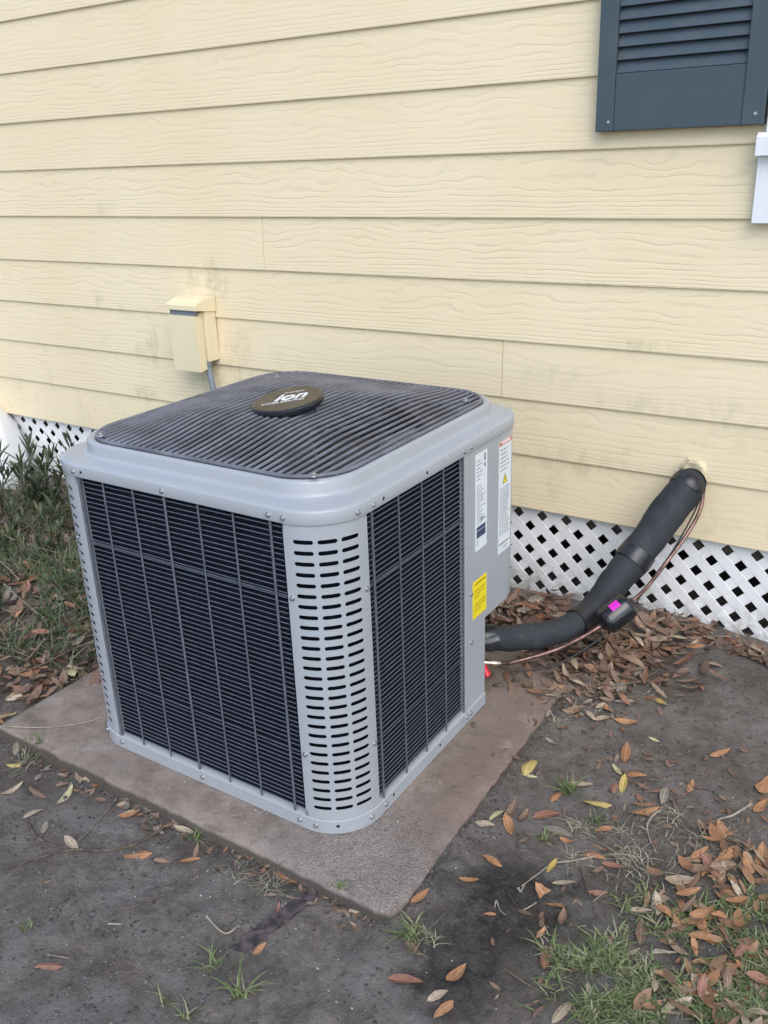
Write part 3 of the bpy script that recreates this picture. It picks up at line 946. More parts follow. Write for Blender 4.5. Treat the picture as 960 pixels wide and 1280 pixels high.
for rr in (.095, .215):
    MB().tube([(fcx + rr * math.cos(2 * PI * k / 40), fcy + rr * math.sin(2 * PI * k / 40), crown(fcx + rr * math.cos(2 * PI * k / 40), fcy + rr * math.sin(2 * PI * k / 40)) - .0078) for k in range(40)], .0036, 6, closed=True).build('support_ring', M['gwire'], fgo, 70)
for a in (45, 135, 225, 315):
    pts = []
    for i in range(9):
        rr = .09 + (.36 - .09) * i / 8
        x, y = fcx + rr * math.cos(rad(a)), fcy + rr * math.sin(rad(a))
        pts.append((x, y, crown(x, y) - .0155))
    MB().tube(pts, .0036, 6).build('support_wire', M['gwire'], fgo, 70)
for u, v in ((126, 544), (347, 470), (582, 500), (392, 594)):
    p = onplane(u, v, 2, .518)
    screw(fgo, (p.x, p.y, .5165), (0, 0, 1), 1.35)
# fan, motor and venturi below the guard
ven = [[(fcx + r * math.cos(2 * PI * k / 40), fcy + r * math.sin(2 * PI * k / 40), z) for k in range(40)] for r, z in ((.300, .468), (.296, .440), (.294, .34))]
MB().rings(ven).build('venturi', M['dark'], ac, 60)
# flat ring from venturi to cover
hx, hy = FX1 - fcx, FY1 - fcy
dk = []
for k in range(40):
    a = 2 * PI * k / 40; c_, s_ = math.cos(a), math.sin(a); t_ = min(hx / max(abs(c_), 1e-6), hy / max(abs(s_), 1e-6))
    t_ = min(t_, .40)
    dk.append((fcx + c_ * t_, fcy + s_ * t_, .4695))
MB().rings([dk, ven[0]]).build('deck', M['blade'], ac)
MB().lathe([(.0, .30), (.075, .30), (.078, .31), (.078, .43), (.07, .445), (.0, .445)], Matrix.Translation((fcx, fcy, 0)), 24).build('fan_motor', M['blade'], ac, 40)
for i in range(4):
    a0 = rad(20 + 90 * i); loops = []
    vs = []; fs = []
    for j in range(7):
        r_ = .07 + .215 * j / 6
        sw = rad(34 + 22 * j / 6)
        for k in range(6):
            t = k / 5; a = a0 + (t - .5) * sw * 2 * .75 + .25 * (j / 6)
            vs.append((fcx + r_ * math.cos(a), fcy + r_ * math.sin(a), .385 + .055 * (t - .5) * (1.3 - .5 * j / 6) + .01 * math.sin(t * PI)))
    for j in range(6):
        for k in range(5): fs.append((j * 6 + k, j * 6 + k + 1, (j + 1) * 6 + k + 1, (j + 1) * 6 + k))
    part('fan_blade', vs, fs, M['blade'], ac, 60)

# badge on the guard
camright = Vector((1, 0, 0)); camright.rotate(CROT); camright.z = 0; camright.normalize()
bz = Vector((0, 0, 1)); by = Vector((-camright.y, camright.x, 0))
bz = (bz - camright * .13 - by * .075).normalized()
bxv = (camright - bz * camright.dot(bz)).normalized(); byv = bz.cross(bxv)
pc = onplane(360, 499, 2, .558)
MBADGE = Matrix.Translation(pc) @ Matrix((bxv, byv, bz)).transposed().to_4x4()
m = MB().lathe([(.0, -.020), (.070, -.020), (.078, -.017), (.0835, -.010), (.0845, -.004), (.0835, .000), (.081, .0015), (.0, .0015)], MBADGE, 48)
bdg = m.build('badge', M['badge_rim'], ac, 40)
MB().lathe([(.0, .0008), (.0805, .0008), (.0805, .0022), (.0, .0024)], MBADGE, 48).build('badge_face', M['badge'], bdg, 40)
def badge_text(body, size, dx, dy, shear, bold, spacing=1.0, name='lettering'):
    me = text_mesh(body, size, shear, bold, spacing); me.materials.clear(); me.materials.append(M['ink'])
    o = bpy.data.objects.new(name, me); COL.objects.link(o); o.parent = bdg
    W = MBADGE @ Matrix.Translation((dx, dy, .0030))
    o.location = W.translation - wloc(bdg); o.rotation_euler = W.to_euler()
badge_text('ion', .060, .004, .008, .38, .0012)
badge_text('SYSTEM CONTROL', .0105, -.010, -.022, .2, .0000, 1.15)
badge_text('HEATING & COOLING', .0042, .012, .040, .1, 0, 1.15)
for a in (-60, -20, 200):
    q = MBADGE @ Vector((.070 * math.cos(rad(a)), .070 * math.sin(rad(a)), -.019))
    MB().tube([q, (q.x, q.y, crown(q.x, q.y))], .006, 8).build('badge_clip', M['wire'], bdg, 60)

# screws and punched holes on the cover band, the posts and the base
def arcp(c, a, r, z): return (c[0] + r * math.cos(rad(a)), c[1] + r * math.sin(rad(a)), z)
zb1, zb2 = .4515, -.2565
for x in (-.884, -.612, -.331): screw(ac, (x, UY0 - .0038, zb1), (0, -1, 0))
for a in (272.5, 346): screw(ac, arcp(CFR, a, R0 + .0038, zb1), (math.cos(rad(a)), math.sin(rad(a)), 0))
screw(ac, arcp(CFL, 235, R0 + .0038, zb1), (math.cos(rad(235)), math.sin(rad(235)), 0))
for y in (-1.172, -.803, -.768): screw(ac, (UX1 + .0038, y, zb1), (1, 0, 0))
for x in (-.875, -.603, -.318): screw(ac, (x, UY0 - .0030, zb2), (0, -1, 0))
for a in (282, 345): screw(ac, arcp(CFR, a, R0 + .0030, zb2), (math.cos(rad(a)), math.sin(rad(a)), 0))
screw(ac, arcp(CFL, 235, R0 + .003, zb2), (math.cos(rad(235)), math.sin(rad(235)), 0))
for y in (-1.172, -.792, -.772): screw(ac, (UX1 + .0030, y, zb2), (1, 0, 0))
for z in STRAP:
    for a in (275, 355): screw(ac, arcp(CFR, a, R0 + .0005, z), (math.cos(rad(a)), math.sin(rad(a)), 0))
    screw(ac, arcp(CFL, 250, R0 + .0005, z), (math.cos(rad(250)), math.sin(rad(250)), 0))
for z in (.078, -.055): screw(ac, (UX1 + .0008, -.764, z), (1, 0, 0), .95)
hm_ = MB().lathe([(.0, -.001), (.0048, -.001), (.0048, .0006), (.0, .0006)], None, 10); hme = newmesh('punched_hole', hm_.v, hm_.f); hme.materials.append(M['dark'])
for loc, nrm in (((-.858, UY0 - .0036, .4535), (0, -1, 0)), ((UX1 + .0037, -1.137, .4525), (1, 0, 0)), ((UX1 + .0037, -.968, .4530), (1, 0, 0)),
                 (arcp(CFR, 306, R0 + .0030, -.2535), (math.cos(rad(306)), math.sin(rad(306)), 0)), ((UX1 + .0029, -1.14, -.2535), (1, 0, 0)), ((UX1 + .0029, -.93, -.2535), (1, 0, 0))):
    inst('punched_hole', hme, loc, Vector(nrm).to_track_quat('Z', 'Y').to_euler(), ac, .8)

# labels on the service panel
XL = UX1 + .0005
def label(y0, y1, z0, z1, mat, lab):
    return MB().box(XL - .0004, XL + .0006, y0, y1, z0, z1).build('label', mat, ac, None, label=lab)
def lines(parent, name, mat, rows):
    m = MB()
    for y0, y1, z0, z1 in rows: m.add([(XL + .0009, y0, z0), (XL + .0009, y1, z0), (XL + .0009, y1, z1), (XL + .0009, y0, z1)], [(0, 1, 2, 3)])
    return m.build(name, mat, parent)
def words(y0, y1, z, h, fill=1.0):
    out = []; y = y0; end = y0 + (y1 - y0) * fill
    while y < end - .002:
        w = random.uniform(.003, .010); out.append((y, min(y + w, end), z, z + h)); y += w + .0018
    return out
l1 = label(-.744, -.684, .181, .425, M['paper'], 'narrow white rating plate label')
rows = []
for i in range(6): rows += words(-.739, -.705, .405 - i * .009, .0028, random.uniform(.5, 1))
for i in range(15): rows += words(-.738, -.690, .345 - i * .0068, .0022, random.uniform(.4, 1))
for i in range(3): rows += words(-.740, -.72, .205 - i * .006, .002, .8)
rows += [(-.700, -.692, .400, .418), (-.7, -.692, .385, .395), (-.715, -.707, .252, .262), (-.703, -.690, .254, .257)]
lines(l1, 'printed_lines', M['print'], rows)
lines(l1, 'printed_panel', M['navy'], [(-.738, -.692, .213, .231), (-.738, -.692, .2325, .242)])
lines(l1, 'printed_lettering', M['ink'], [])if False else None
l2 = label(-.620, -.5515, .124, .421, M['paper'], 'wide white warning label with orange heading')
lines(l2, 'printed_heading', M['orange'], [(-.619, -.5525, .4095, .4205)])
rows = []
for i in range(6): rows += words(-.612, -.556, .396 - i * .0105, .003, random.uniform(.6, 1))
for i in range(18): rows += words(-.616, -.556, .296 - i * .0072, .0026, random.uniform(.7, 1))
for i in range(2): rows += words(-.596, -.565, .138 - i * .006, .002, .9)
lines(l2, 'printed_lines', M['print'], rows)
lines(l2, 'printed_bar', M['dark'], [(-.617, -.556, .1475, .1500)])
tri = MB().add([(XL + .0009, -.600, .309), (XL + .0009, -.572, .309), (XL + .0009, -.586, .336)], [(0, 1, 2)]); tri.build('warning_triangle', M['dark'], l2)
tri = MB().add([(XL + .0012, -.5975, .3105), (XL + .0012, -.5745, .3105), (XL + .0012, -.586, .3325)], [(0, 1, 2)]); tri.build('warning_triangle', M['yellow'], l2)
tri = MB().add([(XL + .0014, -.5872, .3135), (XL + .0014, -.5848, .3135), (XL + .0014, -.5842, .3255), (XL + .0014, -.5878, .3255)], [(0, 1, 2, 3)]); tri.build('warning_mark', M['dark'], l2)
wt = text_mesh('WARNING', .0105, 0, .0002); wt.materials.clear(); wt.materials.append(M['ink'])
wto = bpy.data.objects.new('printed_word', wt); COL.objects.link(wto); wto.parent = l2; wto.location = Vector((XL + .0012, -.585, .415)) - wloc(l2); wto.rotation_euler = (PI / 2, 0, PI / 2)
l3 = label(-.757, -.684, .003, .104, M['yellow'], 'yellow notice label')
rows = []
for i, (fl) in enumerate((1, 0, .95, .9, .5, 0, 1, .95, .6)):
    if fl: rows += words(-.748, -.690, .0925 - i * .0088, .0040 if i == 0 else .0027, fl)
lines(l3, 'printed_lines', M['ochre'], rows)

# service valves in the cut-away
MB().tube([(-.345, -.640, -.125), (-.30, -.640, -.125)], .016, 10).build('suction_valve', M['brass'], ac, 50)
MB().tube([(-.345, -.672, -.172), (-.214, -.668, -.170)], .009, 10).build('liquid_valve', M['brass'], ac, 50)
MB().tube([(-.209, -.664, -.170), (-.209, -.664, -.150)], .006, 8).build('valve_stem', M['brass'], ac, 50)
cp1 = Vector((-.2090, -.664, -.176)); cp2 = Vector((-.183, -.676, -.200))
MB().tube([cp1, cp1.lerp(cp2, .15), cp1.lerp(cp2, .85), cp2], [.008, .0105, .0095, .0080], 10).build('valve_cap', M['red'], ac, 50)

# ================================================================== pipes
def P3(u, v, y): return onplane(u, v, 1, y)
sp = spline([(-.300, -.645, -.118), P3(608, 797, -.62), P3(650, 797, -.55), P3(700, 788, -.45), P3(738, 765, -.34), P3(770, 726, -.24), P3(800, 688, -.165), P3(833, 643, -.105), P3(858, 610, -.055), P3(868, 598, -.012), P3(868, 594, .03)], 10)
rr = []
for i, q in enumerate(sp):
    t = i / (len(sp) - 1)
    base_r = .0345 + .0145 * sst(.30, .62, t)
    base_r *= 1 - .55 * sst(.82, .915, t)
    base_r *= 1 + .035 * noise.noise((t * 30, 0, 0))
    rr.append(base_r)
ins = thing('insulated_pipe', sp[30], 'thick black foam insulated refrigerant pipe from unit to wall hole', 'pipe')
m = MB().tube(sp, rr, 20)
m.v = [tuple(Vector(v) + Vector((noise.noise(Vector(v) * 22), noise.noise(Vector(v) * 22 + Vector((9, 0, 0))), noise.noise(Vector(v) * 22 + Vector((0, 9, 0))))) * .0045 + Vector((noise.noise(Vector(v) * 70), noise.noise(Vector(v) * 70 + Vector((3, 0, 0))), noise.noise(Vector(v) * 70 + Vector((0, 3, 0))))) * .0016) for v in m.v]
m.build('foam_sleeve', M['foam'], ins, 180)
def wrap(i0, i1, mat, e, name='tape_wrap'):
    q = sp[i0:i1]; r_ = [x + e + .0012 * math.sin(k * 1.3) for k, x in enumerate(rr[i0:i1])]
    MB().tube(q, r_, 18, caps=True).build(name, mat, ins, 60)
wrap(35, 40, M['tape'], .0042); wrap(56, 61, M['tape'], .0036); wrap(79, 84, M['tape'], .002); wrap(86, 91, M['tape'], .0025)
# silver strap end of tape by the unit and a black tape wrap
MB().tube([P3(600, 803, -.660), P3(612, 801, -.655), P3(623, 798, -.650)], [.006, .008, .007], 8).build('silver_tape', M['foil'], ins, 50)
MB().tube(sp[6:13], [x + .0015 for x in rr[6:13]], 18).build('tape_wrap', M['tape'], ins, 60)

cu = spline([(-.214, -.668, -.170), P3(625, 829, -.635), P3(640, 828, -.60), P3(690, 814, -.52), P3(725, 798, -.455), P3(752, 782, -.41)], 8)
cu2 = spline([P3(789, 752, -.345), P3(806, 737, -.30), P3(830, 707, -.22), P3(856, 672, -.15), P3(872, 645, -.105), P3(878, 625, -.075), P3(877, 607, -.04), P3(872, 597, .0), P3(871, 594, .03)], 8)
cpipe = thing('copper_pipe', cu[20], 'thin bare copper line running below the black foam pipe', 'pipe')
MB().tube(cu, .0058, 10).build('tube', M['copper'], cpipe, 70)
MB().tube(cu2, .0055, 10).build('tube', M['copper'], cpipe, 70)
MB().tube(cu[3:9], [.0062, .0066, .0078, .0078, .0066, .0062], 10).build('brazed_joint', M['bright_copper'], cpipe, 70)
MB().tube(cu[0:4], .0063, 10).build('brazed_joint', M['bright_copper'], cpipe, 70)
d1, d2 = cu[-1], cu2[0]
dv = (d2 - d1).normalized(); L = (d2 - d1).length
q = dv.to_track_quat('Z', 'Y').to_matrix().to_4x4()
fd = thing('filter_drier', (d1 + d2) / 2, 'black filter drier canister with magenta sticker on the copper line', 'filter drier')
MD = Matrix.Translation(d1) @ q
R_ = .0385
h0, h1 = L * .08, L * .94
MB().lathe([(.0, h0 - .012), (.008, h0 - .012), (.012, h0 - .004), (.030, h0 - .001), (R_ * .95, h0 + .005), (R_, h0 + .016), (R_, h0 + .022), (R_ + .001, h0 + .0225), (R_ + .001, h0 + .026), (R_, h0 + .0265), (R_, h1 - .016), (R_ * .95, h1 - .005), (.030, h1 + .001), (.012, h1 + .004), (.008, h1 + .012), (.0, h1 + .012)], MD, 28).build('canister', M['black'], fd, 40)
# sticker bent round the canister on the side that faces the path
vw = (CAM - (d1 + d2) / 2); loc = MD.to_3x3().inverted() @ vw; ca_ = math.degrees(math.atan2(loc.y, loc.x))
st = []
zs0 = h0 + (h1 - h0) * .40
upv = MD.to_3x3().inverted() @ Vector((0, 0, 1)); up_a = math.degrees(math.atan2(upv.y, upv.x))
dlt = ((up_a - ca_ + 180) % 360) - 180
sgn_ = 1 if dlt > 0 else -1
fs = []
for k in range(7):
    a = rad(ca_ + sgn_ * (14 + 34 * k / 6))
    st += [MD @ Vector(((R_ + .0006) * math.cos(a), (R_ + .0006) * math.sin(a), zs0)), MD @ Vector(((R_ + .0006) * math.cos(a), (R_ + .0006) * math.sin(a), zs0 + .027))]
for k in range(6): fs.append((2 * k, 2 * k + 2, 2 * k + 3, 2 * k + 1))
part('sticker', st, fs, M['magenta'], fd, 180)
for e, s_ in ((d1, -1), (d2, 1)):
    a = MD @ Vector((0, 0, h0 - .012 if s_ < 0 else h1 + .012))
    MB().tube([a, e], .0075, 10).build('fitting', M['bright_copper' if s_ > 0 else 'copper'], fd, 60)
cab = spline([(-.225, -.655, -.16), P3(640, 838, -.60), P3(690, 832, -.53), P3(730, 812, -.47), P3(765, 785, -.40), P3(790, 760, -.35), P3(812, 728, -.27), P3(840, 690, -.17), P3(868, 640, -.085), P3(876, 615, -.05), P3(870, 597, .01)], 8)
tag(MB().tube(cab, .0024, 7).build('control_cable', M['cable'], None, 70), 'thin dark control cable sagging beneath the copper line', 'cable')

# foam sealant round the hole in the siding
hc = onplane(867, 594, 1, 0)
m = MB(); n_ = 26; loops = []
for (rr_, yy) in ((.018, -.006), (.025, -.010), (.033, -.008), (.042, -.0010), (.042, .006)):
    l = []
    for k in range(n_):
        a = 2 * PI * k / n_
        w = 1 + .22 * noise.noise((math.cos(a) * 1.7, math.sin(a) * 1.7, rr_ * 30))
        l.append((hc.x + rr_ * w * math.cos(a) * .85, yy + .008 * noise.noise((math.cos(a) * 2, math.sin(a) * 2, 5)), hc.z + .012 + rr_ * w * math.sin(a) * .92))
    loops.append(l)
m.rings(loops, True, False).build('hole_sealant', M['sealant'], house, 180)
m = MB().tube([(hc.x - .036, -.012, hc.z + .002), (hc.x - .030, -.024, hc.z + .030), (hc.x - .012, -.026, hc.z + .056), (hc.x + .012, -.022, hc.z + .052)], [.003, .005, .005, .002], 6)
m.build('sealant_ridge', M['sealant'], house, 180)

# ================================================================== leaves, twigs, plants
def leaf_mesh(name, mat, wr, bend, fold, twist=0.0, jag=0.0, notch=0):
    vs = []; fs = []; N = 9
    for i in range(N + 1):
        t = i / N; x = t - .5
        w = wr * .5 * (math.sin(PI * min(1, t * 1.01)) ** .62) * (1.1 - .25 * t)
        if jag: w *= 1 + jag * noise.noise((t * 6, wr * 9, bend * 30))
        z = bend * (4 * x * x - .3)
        a = twist * x
        for s_ in (-1, -.5, 0, .5, 1):
            y = s_ * w
            zz = z + fold * abs(s_) * w
            vs.append((x, y * math.cos(a) - (zz - z) * math.sin(a), zz * math.cos(a) + y * math.sin(a)))
    for i in range(N):
        for k in range(4): fs.append((i * 5 + k, i * 5 + k + 1, i * 5 + 6 + k, i * 5 + 5 + k))
    me = newmesh(name, vs, fs, 180); me.materials.append(mat); return me
LEAFS = {}
for c, mt in LEAFM.items():
    LEAFS[c] = []
    for k in range(7):
        r_ = random.Random(k * 13 + len(c))
        LEAFS[c].append(leaf_mesh('fallen_leaf', mt, r_.uniform(.25, .42), r_.uniform(-.05, .20), r_.uniform(.05, .55), r_.uniform(-.9, .9), r_.uniform(0, .25)))

NLEAF = [0]
def prj(p):
    q = Vector(p) - CAM
    q.rotate(CROT.to_matrix().inverted())
    return 480 + FPX * q.x / -q.z, 640 - FPX * q.y / -q.z
SPANS = {}
def finer(p, length, label, group):
    u, v = prj(p)
    lo, hi, vlo, vhi = ZONES[group]
    f, g = (u - lo) / (hi - lo), (v - vlo) / (vhi - vlo)
    h_ = 'far left of' if f < .2 else 'left part of' if f < .4 else 'middle of' if f < .6 else 'right part of' if f < .8 else 'far right of'
    w_ = 'upper' if g < .38 else 'lower' if g > .68 else 'central'
    sz = 'small ' if length < .042 else 'large ' if length > .060 else ''
    return sz + label + ', ' + w_ + ' ' + h_ + ' it'
ZONES = {'leaves heaped behind the black pipe': (612, 700, 745, 782), 'leaves heaped in front of the lattice': (650, 870, 775, 860),
         'leaves along the foot of the lattice': (840, 958, 770, 835), 'leaves mixed with straw at the front of the heap': (690, 800, 838, 900),
         'leaf litter under the shrubs': (0, 110, 690, 885), 'leaves along the front edge of the slab': (0, 250, 910, 1060), 'leaves lying on the grass': (800, 980, 1030, 1280)}
def leaf_at(p, yaw, length, col, label, group, tilt=.12, lift=.004, roll=None):
    me_ = random.choice(LEAFS[col])
    rx = random.gauss(0, tilt * 1.3) if roll is None else roll
    o = inst('fallen_leaf', me_, (p[0], p[1], p[2] + lift), Euler((rx, random.gauss(0, tilt), yaw), 'XYZ'), None, length)
    if random.random() < .25 and roll is None: o.rotation_euler.x += PI
    if group in ZONES: label = finer(p, length, label, group)
    tag(o, label, 'leaf', group); NLEAF[0] += 1
    return o
def leaf_px(u, v, L, ang, col, label):
    a = rad(ang); du, dv = L / 2 * math.cos(a), -L / 2 * math.sin(a)
    p0, p1 = G(u - du, v - dv), G(u + du, v + dv)
    d = p1 - p0
    leaf_at((p0 + p1) / 2, math.atan2(d.y, d.x), max(.024, min(.085, d.xy.length * 1.18)), col, label, 'fallen leaves singly on the ground', .09, .004 + .0)

SINGLE = [
 (782, 942, 33, 80, 'orange', 'upright orange leaf alone on bare soil right of the slab'),
 (662, 957, 26, 60, 'yellow', 'yellow leaf lying beside the right edge of the slab'),
 (661, 972, 20, -20, 'pale', 'small pale leaf tucked below the yellow leaf by the slab'),
 (771, 964, 16, -50, 'pale', 'pale green leaf at top of the four-leaf cluster on the soil'),
 (768, 984, 20, 80, 'red', 'rust brown leaf at lower left of the four-leaf cluster'),
 (779, 981, 19, 80, 'yellow', 'yellow leaf at the bottom of the four-leaf cluster'),
 (794, 969, 25, -5, 'orange', 'orange leaf pointing right in the four-leaf cluster'),
 (696, 995, 18, 40, 'orange', 'small orange leaf left of the green grass sprig'),
 (726, 982, 28, -8, 'tan', 'long tan leaf just right of the green grass sprig'),
 (750, 1006, 42, -3, 'yellow', 'long narrow yellow leaf on bare soil'),
 (806, 1016, 31, 8, 'orange', 'bright orange leaf left of the curved pale twig'),
 (800, 1008, 20, -10, 'brown', 'brown leaf half under the bright orange leaf by the curved twig'),
 (830, 995, 23, 75, 'grey', 'curled grey brown leaf standing on bare soil'),
 (863, 985, 16, 70, 'orange', 'small curled orange leaf in a straw tuft at right'),
 (900, 943, 23, 18, 'orange', 'dusty orange leaf alone near the right edge'),
 (950, 1010, 19, 40, 'orange', 'orange leaf by the right edge above the leaf cluster'),
 (953, 985, 18, 60, 'orange', 'orange brown leaf cut by the right edge'),
 (621, 1019, 21, 35, 'pale', 'cream coloured leaf at left of the three-leaf group'),
 (639, 1012, 21, 65, 'brown', 'brown leaf at top of the three-leaf group by the slab'),
 (636, 1033, 26, -75, 'orange', 'orange leaf at bottom of the three-leaf group by the slab'),
 (605, 1032, 24, -15, 'tan', 'tan leaf nearest the slab in the three-leaf group'),
 (655, 1022, 17, 60, 'brown', 'dark brown leaf on the right of the three-leaf group'),
 (684, 1020, 31, 8, 'red', 'reddish brown leaf above the straw tuft on bare soil'),
 (697, 1041, 33, -15, 'grey', 'grey brown leaf left of the straw tuft'),
 (708, 1052, 16, -10, 'orange', 'small orange leaf below the straw tuft'),
 (755, 1039, 22, 15, 'orange', 'orange leaf right of the straw tuft'),
 (748, 1060, 18, -25, 'brown', 'brown leaf between the straw tuft and the orange pair'),
 (615, 1078, 26, -35, 'orange', 'orange leaf alone above the black stain'),
 (586, 1102, 22, 0, 'orange', 'orange leaf at the upper left of the black stain'),
 (740, 1071, 31, -12, 'orange', 'left leaf of the orange pair beside the black stain'),
 (766, 1084, 26, -3, 'red', 'right red brown leaf of the pair beside the black stain'),
 (690, 1084, 16, 50, 'yellow', 'small ochre leaf on the pale curly twig'),
 (705, 1106, 26, -2, 'tan', 'tan leaf at the top of the black stain'),
 (687, 1124, 40, -38, 'orange', 'long orange leaf across the black stain'),
 (746, 1119, 23, -8, 'red', 'pinkish brown leaf right of the black stain'),
 (612, 1145, 15, 0, 'orange', 'tiny orange leaf in the middle of the black stain'),
 (703, 1149, 20, 80, 'brown', 'upright brown leaf below the long orange leaf'),
 (676, 1168, 15, 50, 'orange', 'small curled orange leaf below the black stain'),
 (801, 1168, 28, 85, 'brown', 'upright brown leaf at the edge of the green grass'),
 (681, 1200, 27, 85, 'red', 'red brown leaf at the left edge of the green grass'),
 (525, 1122, 28, 45, 'orange', 'orange leaf at the front corner of the slab'),
 (516, 1188, 22, -45, 'brown', 'brown leaf under the grass clump at the slab corner'),
 (507, 1228, 38, -8, 'red', 'long red brown leaf at the bottom centre'),
 (570, 1220, 32, 48, 'orange', 'orange brown leaf at bottom centre pointing up right'),
 (547, 1246, 26, 30, 'tan', 'crumpled tan leaf at the bottom centre'),
 (557, 1262, 34, 42, 'orange', 'orange leaf at the bottom edge centre'),
 (703, 1265, 36, 50, 'tan', 'large pale orange leaf at the bottom edge by the grass'),
 (738, 1247, 24, -70, 'tan', 'tan leaf standing in the grass at the bottom'),
 (742, 1272, 20, 20, 'grey', 'grey leaf at the bottom edge beside the grass'),
 (800, 1140, 24, 0, 'tan', 'tan leaf lying at the top of the green grass'),
 (809, 1126, 16, 75, 'orange', 'small orange leaf at the top of the green grass'),
 (789, 1192, 22, 30, 'tan', 'pale brown leaf in the middle of the grass'),
 (823, 877, 26, -50, 'yellow', 'olive yellow leaf alone on bare soil near the leaf heap'),
 (817, 926, 13, -25, 'pale', 'tiny pale leaf fragment on bare soil'),
 (755, 899, 21, 18, 'tan', 'tan leaf below the leaf heap, upper one of a pair'),
 (783, 904, 25, -8, 'orange', 'orange leaf below the leaf heap, right one of a pair'),
 (690, 930, 18, -40, 'grey', 'grey leaf near the right edge of the slab'),
 (169, 1070, 38, -3, 'orange', 'large orange leaf under the long brown root'),
 (203, 1077, 19, -3, 'brown', 'brown leaf right of the large orange leaf by the root'),
 (237, 1077, 24, 12, 'orange', 'dull orange leaf at the right end of the root'),
 (90, 1056, 20, -45, 'tan', 'tan leaf leaning on the root'),
 (162, 1020, 25, 8, 'orange', 'orange leaf between the root and the slab'),
 (125, 982, 20, 15, 'orange', 'orange tan leaf close to the front edge of the slab'),
 (82, 997, 26, 50, 'pale', 'pale yellow leaf in front of the slab'),
 (47, 992, 20, -30, 'brown', 'brown leaf left of the pale yellow leaf'),
 (15, 989, 28, 25, 'tan', 'tan leaf at the left edge in front of the slab'),
 (18, 957, 18, -5, 'yellow', 'ochre leaf at the left edge beside the slab'),
 (42, 1018, 24, 25, 'tan', 'folded tan leaf on the grey soil at left'),
 (56, 1036, 16, 75, 'grey', 'grey leaf above the root at left'),
 (360, 1098, 29, -45, 'orange', 'orange leaf by the front edge of the slab'),
 (437, 1139, 24, -20, 'tan', 'tan leaf close to the front corner of the slab'),
 (348, 1137, 13, 80, 'red', 'small red leaf near the rusted strip'),
 (325, 1188, 18, 35, 'orange', 'small orange leaf on the rusted strip'),
 (231, 1040, 22, -15, 'tan', 'tan leaf against the front edge of the slab'),
 (60, 1210, 32, -2, 'red', 'faded rust leaf pressed into the soil, lower left'),
 (60, 1104, 12, 10, 'brown', 'small dark brown leaf pressed into the soil at left'),
 (100, 791, 25, 38, 'pale', 'upper of two pale grey leaves left of the unit'),
 (90, 840, 24, -65, 'pale', 'lower of two pale grey leaves left of the unit'),
 (56, 825, 18, 5, 'yellow', 'yellow orange leaf in the litter left of the slab'),
 (97, 719, 12, -15, 'yellow', 'bright yellow leaf against the left side of the unit'),
 (8, 895, 22, 12, 'pale', 'pale leaf at the left edge on the corner of the slab'),
 (22, 868, 34, 38, 'tan', 'large tan leaf at the left end of the slab'),
 (55, 857, 26, -5, 'brown', 'brown leaf lying flat on the left edge of the slab'),
 (100, 752, 18, -3, 'yellow', 'yellow leaf under the shrubs next to the unit'),
 (908, 1072, 44, 45, 'orange', 'large orange leaf at the top of the right leaf cluster'),
 (909, 1045, 30, -40, 'orange', 'orange leaf leaning at the top left of the right leaf cluster'),
 (928, 1063, 27, 5, 'orange', 'light orange leaf pointing right from the right leaf cluster'),
 (952, 1073, 24, 85, 'orange', 'upright orange leaf at the right edge'),
 (885, 1147, 36, 35, 'orange', 'large orange leaf in the middle of the grass cluster'),
 (862, 1236, 40, 15, 'tan', 'large pale tan leaf in the grass at lower right'),
 (845, 1262, 36, 25, 'tan', 'broad tan leaf at the bottom edge, lower right'),
 (925, 1250, 40, 70, 'red', 'big red brown leaf in the lower right corner'),
]
for s_ in SINGLE: leaf_px(*s_)

PAL_H = ['brown', 'brown', 'brown', 'grey', 'tan', 'tan', 'red', 'brown', 'grey', 'orange']
def px_cloud(n, u0, v0, su, sv, box=None):
    out = []
    while len(out) < n:
        u, v = random.gauss(u0, su), random.gauss(v0, sv)
        if box and not (box[0] < u < box[1] and box[2] < v < box[3]): continue
        out.append((u, v))
    return out
COLN = {'orange': 'orange', 'brown': 'brown', 'tan': 'tan', 'red': 'red brown', 'yellow': 'yellow', 'pale': 'pale', 'grey': 'grey brown'}
# heap against the lattice: leaves on top are single objects
for u, v in [(random.uniform(612, 700), random.uniform(750, 782)) for _ in range(24)]:
    p = G(u, v); c = random.choice(['brown', 'brown', 'grey', 'red', 'tan', 'grey'])
    leaf_at(p, random.uniform(0, 6.3), random.uniform(.05, .082), c, COLN[c] + ' leaf in heap behind the black pipe', 'leaves heaped behind the black pipe', .28, random.uniform(.010, .04))
for u, v in px_cloud(62, 765, 812, 52, 22, (640, 880, 770, 870)):
    p = G(u, v); c = random.choice(PAL_H)
    leaf_at(p, random.uniform(0, 6.3), random.uniform(.04, .075), c, COLN[c] + ' leaf in heap below the black canister', 'leaves heaped in front of the lattice', .28, random.uniform(.008, .032))
for u, v in [(random.uniform(840, 958), 790 + random.uniform(-4, 14) + .0) for _ in range(14)]:
    v = 770 + (u - 820) * .36 + random.uniform(-2, 14)
    p = G(u, v); c = random.choice(PAL_H)
    leaf_at(p, random.uniform(0, 6.3), random.uniform(.035, .06), c, COLN[c] + ' leaf in row along the lattice foot', 'leaves along the foot of the lattice', .2, .01)
for u, v in px_cloud(26, 745, 868, 30, 18, (680, 810, 835, 905)):
    p = G(u, v); c = random.choice(PAL_H + ['tan'])
    leaf_at(p, random.uniform(0, 6.3), random.uniform(.03, .055), c, COLN[c] + ' leaf in straw before the heap', 'leaves mixed with straw at the front of the heap', .25, .008)
